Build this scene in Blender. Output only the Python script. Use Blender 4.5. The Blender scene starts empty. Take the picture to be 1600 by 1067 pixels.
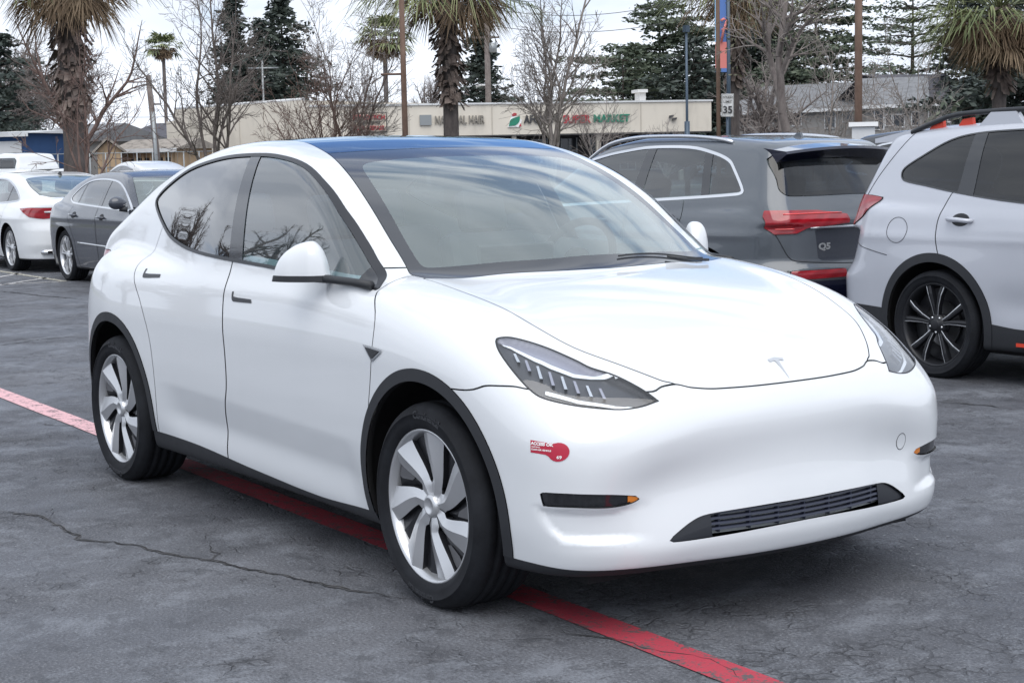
import bpy, bmesh, math, random
import numpy as np
from mathutils import Vector, Matrix
rad = math.radians
random.seed(7); RNG = np.random.default_rng(11)
SC = bpy.context.scene; COL = SC.collection
# ---------------------------------------------------------------- camera
CAM_P = np.array([4.69747317, -3.73186113, 1.51354932]); YAW, PITCH, ROLL = rad(146.09153192), rad(-6.3930252), rad(-1.21196776)
FPX = 2565.4753
CFW = np.array([math.cos(YAW)*math.cos(PITCH), math.sin(YAW)*math.cos(PITCH), math.sin(PITCH)])
CRT = np.cross(CFW, [0, 0, 1]); CRT /= np.linalg.norm(CRT); CUP = np.cross(CRT, CFW)
_c, _s = math.cos(ROLL), math.sin(ROLL); CRT, CUP = _c*CRT + _s*CUP, -_s*CRT + _c*CUP
cd = bpy.data.cameras.new('camera'); cam = bpy.data.objects.new('camera', cd); COL.objects.link(cam)
cam.matrix_world = Matrix([[CRT[0], CUP[0], -CFW[0], CAM_P[0]], [CRT[1], CUP[1], -CFW[1], CAM_P[1]], [CRT[2], CUP[2], -CFW[2], CAM_P[2]], [0, 0, 0, 1]])
cd.sensor_width = 36; cd.lens = FPX*36/1600; cd.clip_start = .1; cd.clip_end = 3000; SC.camera = cam
def ray(px):
    return ((px[0]-800)/FPX)*CRT - ((px[1]-533.5)/FPX)*CUP + CFW
def at(px, dist):
    """point seen at photo pixel px at horizontal distance dist"""
    d = ray(px); return CAM_P + d*(dist/math.hypot(d[0], d[1]))
def gnd(px, z=0.):
    d = ray(px); return CAM_P + d*((z - CAM_P[2])/d[2])
# ---------------------------------------------------------------- world, sun, exposure
SUN_AZ, SUN_EL = rad(-28), rad(58)      # direction towards the sun, measured from +x counter-clockwise
w = bpy.data.worlds.new('World'); SC.world = w; w.use_nodes = True
nt = w.node_tree; nt.nodes.clear()
def wn(t, **k):
    n = nt.nodes.new(t)
    for a, b in k.items(): setattr(n, a, b)
    return n
out = wn('ShaderNodeOutputWorld'); bg = wn('ShaderNodeBackground'); bg.inputs[1].default_value = .107
sky = wn('ShaderNodeTexSky', sky_type='NISHITA', sun_disc=False, sun_elevation=SUN_EL, sun_rotation=math.pi/2 - SUN_AZ, air_density=1.0, dust_density=2.0)
tc = wn('ShaderNodeTexCoord'); mp = wn('ShaderNodeMapping'); mp.inputs['Scale'].default_value = (1, 1, 3.0); mp.inputs['Location'].default_value = (.35, 1.3, .2)
nz = wn('ShaderNodeTexNoise'); nz.inputs['Scale'].default_value = 2.2; nz.inputs['Detail'].default_value = 9; nz.inputs['Roughness'].default_value = .55; nz.inputs['Distortion'].default_value = .35
cov = wn('ShaderNodeValToRGB'); e = cov.color_ramp.elements; e[0].position = .26; e[0].color = (.0,)*3+(1,); e[1].position = .40; e[1].color = (1, 1, 1, 1)
n2 = wn('ShaderNodeTexNoise'); n2.inputs['Scale'].default_value = 3.4; n2.inputs['Detail'].default_value = 7; n2.inputs['Distortion'].default_value = .3
cl = wn('ShaderNodeValToRGB'); e = cl.color_ramp.elements; e[0].position = .36; e[0].color = (5.2, 5.7, 6.6, 1); e[1].position = .62; e[1].color = (7.4, 7.9, 8.7, 1)
mx = wn('ShaderNodeMixRGB')
L = nt.links.new
L(tc.outputs['Generated'], mp.inputs[0]); L(mp.outputs[0], nz.inputs['Vector']); L(mp.outputs[0], n2.inputs['Vector'])
L(nz.outputs[0], cov.inputs[0]); L(n2.outputs[0], cl.inputs[0]); tn = wn('ShaderNodeMixRGB', blend_type='MULTIPLY'); tn.inputs[0].default_value = 1; tn.inputs[2].default_value = (.74, .97, 1.28, 1); L(sky.outputs[0], tn.inputs[1]); L(cov.outputs[0], mx.inputs[0]); L(tn.outputs[0], mx.inputs[1]); L(cl.outputs[0], mx.inputs[2])
# an opening in the clouds where clear blue shows
dn = wn('ShaderNodeVectorMath', operation='NORMALIZE'); L(tc.outputs['Generated'], dn.inputs[0])
dp = wn('ShaderNodeVectorMath', operation='DOT_PRODUCT'); L(dn.outputs[0], dp.inputs[0]); a_, e_ = rad(146), rad(27); dp.inputs[1].default_value = (math.cos(a_)*math.cos(e_), math.sin(a_)*math.cos(e_), math.sin(e_))
ad = wn('ShaderNodeMath', operation='MULTIPLY_ADD'); L(n2.outputs[0], ad.inputs[0]); ad.inputs[1].default_value = -.5; L(dp.outputs['Value'], ad.inputs[2])
hr = wn('ShaderNodeMapRange'); L(ad.outputs[0], hr.inputs[0]); hr.inputs[1].default_value = .685; hr.inputs[2].default_value = .75; hr.inputs[3].default_value = 1; hr.inputs[4].default_value = .12
mu = wn('ShaderNodeMath', operation='MULTIPLY'); L(cov.outputs[0], mu.inputs[0]); L(hr.outputs[0], mu.inputs[1]); L(mu.outputs[0], mx.inputs[0])
L(mx.outputs[0], bg.inputs[0]); L(bg.outputs[0], out.inputs[0])
sd = bpy.data.lights.new('sun', 'SUN'); sd.energy = 1.5; sd.angle = rad(60); sd.color = (1, .96, .9)
so = bpy.data.objects.new('sun', sd); COL.objects.link(so)
so.rotation_euler = Vector((math.cos(SUN_AZ)*math.cos(SUN_EL), math.sin(SUN_AZ)*math.cos(SUN_EL), math.sin(SUN_EL))).to_track_quat('Z', 'Y').to_euler()
SC.view_settings.view_transform = 'Standard'; SC.view_settings.look = 'None'; SC.view_settings.exposure = .52; SC.view_settings.gamma = 1
SC.cycles.max_bounces = 8; SC.cycles.transparent_max_bounces = 24
# ---------------------------------------------------------------- implicit car surfaces
def spl(pts, n=1600):
    """monotone (pchip) curve through points, tabulated -> fast callable"""
    p = np.array(pts, float); x, y = p[:, 0], p[:, 1]
    h = np.diff(x); d = np.diff(y) / h
    m = np.zeros(len(x))
    for i in range(1, len(x) - 1):
        if d[i-1] * d[i] > 0:
            w1, w2 = 2*h[i] + h[i-1], h[i] + 2*h[i-1]
            m[i] = (w1 + w2) / (w1 / d[i-1] + w2 / d[i])
    m[0], m[-1] = d[0], d[-1]
    X = np.linspace(x[0], x[-1], n); k = np.clip(np.searchsorted(x, X) - 1, 0, len(h) - 1)
    t = (X - x[k]) / h[k]
    Y = (2*t**3 - 3*t**2 + 1)*y[k] + (t**3 - 2*t**2 + t)*h[k]*m[k] + (-2*t**3 + 3*t**2)*y[k+1] + (t**3 - t**2)*h[k]*m[k+1]
    # light smoothing for fair reflections
    w = max(3, n // 60); ker = np.hanning(w + 2)[1:-1]; ker /= ker.sum()
    Yp = np.concatenate([Y[0] - (Y[1]-Y[0])*np.arange(w, 0, -1), Y, Y[-1] + (Y[-1]-Y[-2])*np.arange(1, w + 1)])
    Y = np.convolve(Yp, ker, 'same')[w:-w]
    return lambda q: np.interp(q, X, Y)

def smax(a, b, k):
    h = np.maximum(k - np.abs(a - b), 0) / k
    return np.maximum(a, b) + h*h*h*k/6
def smin(a, b, k): return -smax(-a, -b, k)
def bump(x, c, w): return np.exp(-((x - c) / w)**2)
def sstep(x, a, b):
    t = np.clip((x - a) / (b - a), 0, 1); return t*t*(3 - 2*t)

def make_field(s):
    """s: dict of profile tables. local frame: x forward (front axle 0), y left, z up"""
    Wz, Wx = spl(s['Wz']), spl(s['Wx']); Xf, Xr = spl(s['Xf']), spl(s['Xr']); Tc = spl(s['Tc'])
    Gw, Gx, Gt = spl(s['Gw']), spl(s['Gx']), spl(s['Gt'])
    af, bf = s['fr']; ar, br = s['rr']; kc = s.get('kc', .10); kt = s.get('kt', .12); ks = s.get('ks', .05)
    cr = spl(s['crown']); bow = spl(s['bow']); gc = s.get('gcrown', .05); kg = s.get('kg', .10)
    extra = s.get('extra'); zb = s.get('zb', .19); kn = s.get('kn', .12)
    gxmax = s.get('gxmax')
    def f(P):
        x, z = P[:, 0], P[:, 2]; y = np.abs(P[:, 1]); y2 = y*y
        side = y - Wz(z) - Wx(x)
        if extra and 'side' in extra: side = side - extra['side'](x, y, z)
        g = 1/np.sqrt(1 + (2*af*y + 4*bf*y*y2)**2)
        fr = (x - (Xf(z) - af*y2 - bf*y2*y2))*g
        if extra and 'front' in extra: fr = fr - extra['front'](x, y, z)
        g = 1/np.sqrt(1 + (2*ar*y + 4*br*y*y2)**2)
        re = ((Xr(z) + ar*y2 + br*y2*y2) - x)*g
        if extra and 'rear' in extra: re = re - extra['rear'](x, y, z)
        e = .02; sl = (Tc(x + e) - Tc(x - e))/(2*e)
        tp = Tc(x) - cr(x)*y2
        if extra and 'top' in extra: tp = tp + extra['top'](x, y, z)
        top = (z - tp)/np.sqrt(1 + sl*sl)
        b = smax(side, fr, kc*2); b = smax(b, re, kc*2)
        b = smax(b, top, kt + (kn-kt)*sstep(x, 0, .6))
        b = smax(b, zb - z, s.get('kb', .06))
        gs = (y - Gw(z) - Gx(x))*s.get('gcos', .93)
        xx = x + bow(x)*y2
        sl = (Gt(xx + e) - Gt(xx - e))/(2*e)
        gt = (z - Gt(xx) + gc*y2)/np.sqrt(1 + sl*sl)
        gg = smax(gs, gt, kg)
        if gxmax is not None: gg = smax(gg, x - gxmax, .1)
        if 'gxmin' in s: gg = smax(gg, s['gxmin'](z) + s.get('gar', 0)*y2 - x, s.get('kr', .12))
        gg = smax(gg, s.get("gfloor", .97) - z, .05)
        return smin(b, gg, ks)
    return f

def grad(f, P, e=.003):
    G = np.empty_like(P)
    for i in range(3):
        d = np.zeros(3); d[i] = e
        G[:, i] = (f(P + d) - f(P - d))/(2*e)
    return G
def newton(f, P, n=5):
    for _ in range(n):
        G = grad(f, P); v = f(P)
        P = P - G*(v/np.maximum((G*G).sum(1), .2))[:, None]
    G = grad(f, P); G /= np.maximum(np.linalg.norm(G, axis=1), 1e-6)[:, None]
    return P, G

def surf_nets(f, lo, hi, h):
    n = [int(np.ceil((hi[i]-lo[i])/h)) + 1 for i in range(3)]
    ax = [lo[i] + h*np.arange(n[i]) for i in range(3)]
    S = np.empty(n, np.float32)
    Y, Z = np.meshgrid(ax[1], ax[2], indexing='ij'); yz = np.stack([0*Y.ravel(), Y.ravel(), Z.ravel()], 1)
    step = 24
    for i in range(0, n[0], step):
        xs = ax[0][i:i+step]; Q = np.tile(yz, (len(xs), 1)); Q[:, 0] = np.repeat(xs, len(yz))
        S[i:i+step] = f(Q).reshape(len(xs), n[1], n[2])
    I = S < 0
    c = I[:-1, :-1, :-1].astype(np.int8)
    for a in (0, 1):
        for b in (0, 1):
            for d in (0, 1):
                if a+b+d: c = c + I[a:n[0]-1+a, b:n[1]-1+b, d:n[2]-1+d]
    act = (c > 0) & (c < 8)
    idx = -np.ones(act.shape, np.int64); ijk = np.argwhere(act); idx[act] = np.arange(len(ijk))
    acc = np.zeros((len(ijk), 3)); cnt = np.zeros(len(ijk))
    for ax_ in range(3):
        o = [q for q in range(3) if q != ax_]
        for a in (0, 1):
            for b in (0, 1):
                p0 = ijk.copy(); p0[:, o[0]] += a; p0[:, o[1]] += b
                p1 = p0.copy(); p1[:, ax_] += 1
                s0 = S[tuple(p0.T)]; s1 = S[tuple(p1.T)]
                m = (s0 < 0) != (s1 < 0); t = np.where(m, s0/np.where(m, s0 - s1, 1), 0)
                q = p0.astype(float); q[:, ax_] += t
                acc[m] += q[m]; cnt[m] += 1
    V = acc/cnt[:, None]*h + np.array(lo)
    F = []
    for ax_ in range(3):
        o = [(ax_+1) % 3, (ax_+2) % 3]
        sl0 = [slice(None)]*3; sl1 = [slice(None)]*3
        sl0[ax_] = slice(0, -1); sl1[ax_] = slice(1, None)
        for q in o: sl0[q] = slice(1, -1); sl1[q] = slice(1, -1)
        A, B = I[tuple(sl0)], I[tuple(sl1)]
        e = np.argwhere(A != B)
        if not len(e): continue
        fl = A[tuple(e.T)]
        e[:, o[0]] += 1; e[:, o[1]] += 1
        def cell(da, db):
            q = e.copy(); q[:, o[0]] += da; q[:, o[1]] += db
            return idx[tuple(q.T)]
        Q = np.stack([cell(-1, -1), cell(0, -1), cell(0, 0), cell(-1, 0)], 1)
        Q[~fl] = Q[~fl][:, ::-1]
        F.append(Q)
    Q = np.concatenate(F); Q = Q[(Q >= 0).all(1)]
    return V, Q

class Msh:
    def __init__(s, V, N, F): s.V, s.N, s.F = V, N, F
    def compact(s):
        u, inv = np.unique(s.F, return_inverse=True)
        return Msh(s.V[u], s.N[u], inv.reshape(-1, 3))
    def __len__(s): return len(s.F)

def split(m, s):
    """cut mesh along scalar s=0 -> (part s<0, part s>0)"""
    s = np.array(s, float); s[np.abs(s) < 2e-4] = 0
    F = m.F; sg = np.sign(s)[F]
    pos = (sg >= 0).all(1) & (sg > 0).any(1); neg = (sg <= 0).all(1)
    mix = ~pos & ~neg
    V, N = [m.V], [m.N]; nv = len(m.V); cache = None
    Fm = F[mix]; gm = sg[mix]
    P, Q = [F[pos]], [F[neg]]
    if len(Fm):
        # edges crossing
        E = np.concatenate([Fm[:, [0, 1]], Fm[:, [1, 2]], Fm[:, [2, 0]]]); E.sort(axis=1)
        cr = s[E[:, 0]]*s[E[:, 1]] < 0
        u = np.unique(E[cr], axis=0); t = s[u[:, 0]]/(s[u[:, 0]] - s[u[:, 1]])
        V.append(m.V[u[:, 0]]*(1-t)[:, None] + m.V[u[:, 1]]*t[:, None])
        nn = m.N[u[:, 0]]*(1-t)[:, None] + m.N[u[:, 1]]*t[:, None]; N.append(nn/np.linalg.norm(nn, axis=1)[:, None])
        key = u[:, 0]*10**7 + u[:, 1]
        def ev(a, b):
            lo, hi = np.minimum(a, b), np.maximum(a, b); k = np.searchsorted(key, lo*10**7 + hi)
            return nv + np.minimum(k, len(key)-1)
        z = (gm == 0).any(1)
        # case A: one zero
        A = Fm[z]; g = gm[z]; r = np.argmax(g == 0, 1); ii = np.arange(len(A))
        a, b, c = A[ii, r], A[ii, (r+1) % 3], A[ii, (r+2) % 3]; e = ev(b, c); bp = s[b] > 0
        T1 = np.stack([a, b, e], 1); T2 = np.stack([a, e, c], 1)
        P += [T1[bp], T2[~bp]]; Q += [T1[~bp], T2[bp]]
        # case B: lone vertex
        A = Fm[~z]; g = gm[~z]; tot = g.sum(1); lone = -np.sign(tot)   # sum=+1 -> lone negative
        r = np.argmax(g == lone[:, None], 1); ii = np.arange(len(A))
        a, b, c = A[ii, r], A[ii, (r+1) % 3], A[ii, (r+2) % 3]; e1, e2 = ev(a, b), ev(a, c)
        lp = lone > 0
        T = np.stack([a, e1, e2], 1); U1 = np.stack([e1, b, c], 1); U2 = np.stack([e1, c, e2], 1)
        P += [T[lp], U1[~lp], U2[~lp]]; Q += [T[~lp], U1[lp], U2[lp]]
    V = np.concatenate(V); N = np.concatenate(N)
    return (Msh(V, N, np.concatenate(Q)).compact(), Msh(V, N, np.concatenate(P)).compact())

def smooth_poly(pts, n=6, closed=True, sharp=()):
    """catmull-rom through the points, corners listed in sharp stay sharp"""
    p = np.array(pts, float); k = len(p); out = []
    rng = range(k if closed else k-1)
    for i in rng:
        a, b = p[i], p[(i+1) % k]
        pm = p[(i-1) % k] if (closed or i > 0) else a
        pn = p[(i+2) % k] if (closed or i < k-2) else b
        ta = (b - pm)/2 if i not in sharp else (b - a)*.9
        tb = (pn - a)/2 if (i+1) % k not in sharp else (b - a)*.9
        L = np.linalg.norm(b - a)
        for v in (ta, tb):
            l = np.linalg.norm(v)
            if l > 1.3*L: v *= 1.3*L/l
        for t in np.arange(n)/n:
            out.append((2*t**3-3*t**2+1)*a + (t**3-2*t**2+t)*ta + (-2*t**3+3*t**2)*b + (t**3-t**2)*tb)
    if not closed: out.append(p[-1])
    return np.array(out)

def sdf_poly(Q, poly):
    """signed distance of 2-D points to closed polygon, negative inside; far points approximate"""
    poly = np.asarray(poly); lo, hi = poly.min(0) - .06, poly.max(0) + .06
    r = np.full(len(Q), .06); m = ((Q > lo) & (Q < hi)).all(1); q = Q[m]
    if not len(q): return r
    a = poly; b = np.roll(poly, -1, 0); d2 = np.full(len(q), 1e9); ins = np.zeros(len(q), bool)
    for i in range(len(a)):
        e = b[i] - a[i]; w = q - a[i]; L = e @ e
        if L < 1e-14: continue
        t = np.clip(w @ e/L, 0, 1); v = w - t[:, None]*e; d2 = np.minimum(d2, (v*v).sum(1))
        c = (a[i, 1] > q[:, 1]) != (b[i, 1] > q[:, 1])
        if e[1] != 0: ins ^= c & (q[:, 0] < a[i, 0] + (q[:, 1]-a[i, 1])/e[1]*e[0])
    r[m] = np.sqrt(d2)*np.where(ins, -1, 1)
    return r

def mesh_field(f, lo, hi, h):
    V, Q = surf_nets(f, lo, hi, h)
    V, N = newton(f, V)
    F = np.concatenate([Q[:, [0, 1, 2]], Q[:, [0, 2, 3]]])
    m = Msh(V, N, F)
    n = np.cross(m.V[F[:, 1]]-m.V[F[:, 0]], m.V[F[:, 2]]-m.V[F[:, 0]])
    flip = (n*m.N[F[:, 0]]).sum(1) < 0
    if flip.mean() > .5: m.F = F[:, ::-1].copy()
    ok = np.linalg.norm(n, axis=1) > 1e-12
    m.F = m.F[ok]
    s = m.V[:, 1].copy()
    s[np.abs(s) < h*.3] = 0
    m.V[s == 0, 1] = 0
    return split(m, s)[1]
POCKET = [(.884,.436),(.878,.40),(.862,.36),(.835,.328),(.72,.322),(.55,.318),(.52,.36),(.56,.44),(.60,.452),(.70,.432),(.80,.434)]
def ev_extra():
    def side(x, y, z):
        d = .018*bump(x, 0, .50)*sstep(z, 1.15, .85) + .016*bump(x, -2.9, .55)*sstep(z, 1.2, .9)
        t = .52 - .02*(x + 1.4) - z; d -= .026*smin(smax(t, 0*t, .02), 0*t + .15, .08)/.15*(1 - sstep(t, .11, .27))*sstep(x, -.38, -.62)*sstep(x, -2.42, -2.1)      # lower door scoop
        return d
    pk = np.array(POCKET)
    def pocket(x, y, z):
        r = np.zeros(len(x)); m = (x > .3) & (z < .5) & (z > .25) & (y > .4)
        if m.any(): r[m] = .022*sstep(-sdf_poly(np.stack([y[m], z[m]], 1), pk), -.008, .026)*sstep(y[m], .56, .74)
        return r
    def front(x, y, z):
        t = .703 - .25*y*y - z; return -.042*smin(smax(t, 0*t, .025), 0*t + .15, .10)/.15*(1 - sstep(t, .08, .38))*sstep(y, .80, .50) + .055*sstep(y, .35, .85)*sstep(z, .80, .62) - pocket(x, y, z)                          # scoop under the nose
    def top(x, y, z):
        return .020*bump(y, .74, .13)*sstep(x, .55, .1)*sstep(x, -.9, -.4)        # fender crest
    return dict(side=side, front=front, top=top)
EV = dict(
    Wz=[(0,.86),(.18,.885),(.26,.905),(.36,.925),(.5,.936),(.65,.942),(.8,.942),(.92,.932),(1.0,.918),(1.08,.89),(1.2,.83),(1.5,.6)],
    Wx=[(-4,-.06),(-3.6,-.06),(-3.3,-.022),(-3.1,-.006),(-2.9,.004),(-2.3,-.004),(-1.4,-.008),(-.6,-.004),(0,.0),(.3,-.012),(.6,-.05),(.9,-.12)],
    Xf=[(0,.78),(.19,.80),(.24,.845),(.30,.862),(.45,.862),(.58,.872),(.68,.878),(.75,.868),(.82,.82),(.95,.70),(1.2,.3)],
    Xr=[(0,-3.7),(.2,-3.78),(.35,-3.87),(.6,-3.88),(.78,-3.86),(.95,-3.80),(1.05,-3.74),(1.15,-3.68),(1.4,-3.6)],
    fr=(.24,.20), rr=(.24,.42),
    Tc=[(-4,1.08),(-3.6,1.12),(-3.2,1.16),(-2.4,1.14),(-1.2,1.12),(-.45,1.105),(-.2,1.085),(0,1.06),(.2,1.022),(.4,.968),(.55,.915),(.7,.845),(.8,.77),(.9,.66)],
    crown=[(-4,.1),(-2,.06),(-.4,.06),(.1,.09),(.3,.115),(.6,.16),(.9,.25)],
    Gw=[(.7,.96),(.95,.905),(1.08,.875),(1.2,.842),(1.35,.79),(1.5,.715),(1.6,.64),(1.75,.5)],
    Gx=[(-4,-.17),(-3.4,-.14),(-2.9,-.095),(-2.4,-.04),(-1.8,0),(-1.2,0),(-.7,-.01),(-.2,-.03),(.3,-.1)],
    Gt=[(-4.1,1.02),(-3.85,1.10),(-3.6,1.215),(-3.3,1.335),(-3.0,1.45),(-2.6,1.555),(-2.2,1.612),(-1.9,1.624),(-1.6,1.614),(-1.3,1.57),(-1.0,1.49),(-.7,1.372),(-.4,1.208),(-.1,1.025),(.3,.80)],
    bow=[(-4,-.25),(-2.6,-.1),(-1.9,0),(-1.2,.2),(-.6,.42),(-.3,.45),(.3,.45)], gcrown=.055, kg=.08, gxmin=spl([(.8,-3.80),(1.05,-3.76),(1.2,-3.72),(1.7,-3.5)]), gar=.30,
    kc=.07, kt=.20, kn=.25, ks=.05, zb=.20, extra=ev_extra())
# ---------------------------------------------------------------- objects, tags, materials
def link(name, data, parent=None, loc=None):
    o = bpy.data.objects.new(name, data); COL.objects.link(o)
    if parent is not None: o.parent = parent
    if loc is not None: o.location = loc
    return o
def tag(o, label=None, cat=None, group=None, kind=None):
    for k, v in (('label', label), ('category', cat), ('group', group), ('kind', kind)):
        if v: o[k] = v
    return o
def thing(name, label, cat, loc=(0, 0, 0), rz=0, group=None):
    o = link(name, None); o.location = loc; o.rotation_euler = (0, 0, rz); o.empty_display_size = .2
    return tag(o, label, cat, group)
def copy_tree(o, parent=None):
    c = o.copy(); COL.objects.link(c); c.parent = parent
    for ch in o.children: copy_tree(ch, c)
    return c

class G:
    """collects polygons (several materials possible), then becomes one mesh"""
    def __init__(s): s.v, s.f, s.m, s.s = [], [], [], []; s.cur = 0; s.uvs = None
    def add(s, V, F, m=0, smooth=False):
        b = len(s.v); s.v += [tuple(map(float, p)) for p in V]
        for q in F: s.f.append([b + int(i) for i in q]); s.m.append(m); s.s.append(smooth)
        return s
    def box(s, lo, hi, m=0, M=None, bev=0):
        (a, b, c), (d, e, f) = lo, hi
        if bev:
            bm = bmesh.new(); bmesh.ops.create_cube(bm, size=1)
            for v in bm.verts: v.co = Vector(((a+d)/2 + v.co.x*(d-a), (b+e)/2 + v.co.y*(e-b), (c+f)/2 + v.co.z*(f-c)))
            bmesh.ops.bevel(bm, geom=bm.edges[:], offset=bev, segments=2, profile=.5, affect='EDGES')
            V = [v.co.copy() for v in bm.verts]; F = [[v.index for v in q.verts] for q in bm.faces]; bm.free()
        else:
            V = [Vector(p) for p in ((a,b,c),(d,b,c),(d,e,c),(a,e,c),(a,b,f),(d,b,f),(d,e,f),(a,e,f))]
            F = [(0,3,2,1),(4,5,6,7),(0,1,5,4),(1,2,6,5),(2,3,7,6),(3,0,4,7)]
        if M is not None: V = [M @ v for v in V]
        return s.add(V, F, m)
    def tube(s, pts, r, n=8, m=0, caps=True, smooth=True):
        P = [Vector(p) for p in pts]; r = r if hasattr(r, '__len__') else [r]*len(P)
        V, F = [], []; up = None
        for i, p in enumerate(P):
            t = (P[min(i+1, len(P)-1)] - P[max(i-1, 0)]).normalized()
            if up is None:
                up = Vector((0, 0, 1)) if abs(t.z) < .9 else Vector((1, 0, 0))
            a = t.cross(up)
            if a.length < 1e-5: a = t.orthogonal()
            a.normalize(); b = a.cross(t); up = b
            for k in range(n):
                q = 2*math.pi*k/n; V.append(p + (a*math.cos(q) + b*math.sin(q))*r[i])
        for i in range(len(P)-1):
            for k in range(n): F.append((i*n+k, i*n+(k+1) % n, (i+1)*n+(k+1) % n, (i+1)*n+k))
        if caps: F.append(tuple(range(n))[::-1]); F.append(tuple(range((len(P)-1)*n, len(P)*n)))
        return s.add(V, F, m, smooth)
    def lathe(s, prof, n=64, m=0, axis='y', c=(0, 0, 0), closed=False, smooth=True):
        """prof: (radius, height along axis)"""
        V, F = [], []; k = len(prof)
        for i in range(n):
            a = 2*math.pi*i/n; ca, sa = math.cos(a), math.sin(a)
            for r, h in prof:
                V.append((c[0]+r*ca, c[1]+h, c[2]+r*sa) if axis == 'y' else (c[0]+r*ca, c[1]+r*sa, c[2]+h) if axis == 'z' else (c[0]+h, c[1]+r*ca, c[2]+r*sa))
        for i in range(n):
            j = (i+1) % n
            for q in range(k if closed else k-1):
                q2 = (q+1) % k; F.append((i*k+q, j*k+q, j*k+q2, i*k+q2))
        return s.add(V, F, m, smooth)
    def plate(s, poly, d0, d1, fr=None, m=0, ms=None):
        """extrude a 2-D polygon; fr(x, y, d)->3-D"""
        fr = fr or (lambda a, b, c: (a, c, b)); n = len(poly)
        V = [fr(x, y, d0) for x, y in poly] + [fr(x, y, d1) for x, y in poly]
        s.add(V, [tuple(range(n))[::-1], tuple(range(n, 2*n))], m)
        s.add(V, [(i, (i+1) % n, n+(i+1) % n, n+i) for i in range(n)], m if ms is None else ms)
        return s
    def build(s, name, mats, parent=None, loc=None, recalc=True):
        me = bpy.data.meshes.new(name); me.from_pydata(s.v, [], s.f)
        for m in (mats if isinstance(mats, (list, tuple)) else [mats]): me.materials.append(m)
        me.polygons.foreach_set('material_index', s.m); me.polygons.foreach_set('use_smooth', s.s)
        if recalc:
            bm = bmesh.new(); bm.from_mesh(me); bmesh.ops.recalc_face_normals(bm, faces=bm.faces); bm.to_mesh(me); bm.free()
        me.update()
        return link(name, me, parent, loc)

def npmesh(name, parts, mats, parent=None, off=(0, 0, 0)):
    """parts: list of (Msh, material index); custom normals kept"""
    V, N, F, M = [], [], [], []; b = 0
    for m, k in parts:
        if not len(m.F): continue
        V.append(m.V); N.append(m.N); F.append(m.F + b); M.append(np.full(len(m.F), k)); b += len(m.V)
    if not V: return None
    V, N, F, M = map(np.concatenate, (V, N, F, M)); V = V - np.array(off)
    me = bpy.data.meshes.new(name); me.vertices.add(len(V)); me.vertices.foreach_set('co', V.ravel())
    me.loops.add(F.size); me.loops.foreach_set('vertex_index', F.ravel().astype(np.int32))
    me.polygons.add(len(F)); me.polygons.foreach_set('loop_start', np.arange(0, F.size, 3, dtype=np.int32))
    me.polygons.foreach_set('material_index', M.astype(np.int32)); me.polygons.foreach_set('use_smooth', np.ones(len(F), bool))
    for m in (mats if isinstance(mats, (list, tuple)) else [mats]): me.materials.append(m)
    me.update(calc_edges=True); me.validate()
    if len(me.vertices) == len(N): me.normals_split_custom_set_from_vertices(N.tolist())
    return link(name, me, parent)
def mir(m): return Msh(m.V*[1, -1, 1], m.N*[1, -1, 1], m.F[:, ::-1].copy())
def offset(m, d): return Msh(m.V + m.N*(d if np.isscalar(d) else d[:, None]), m.N, m.F)

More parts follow.
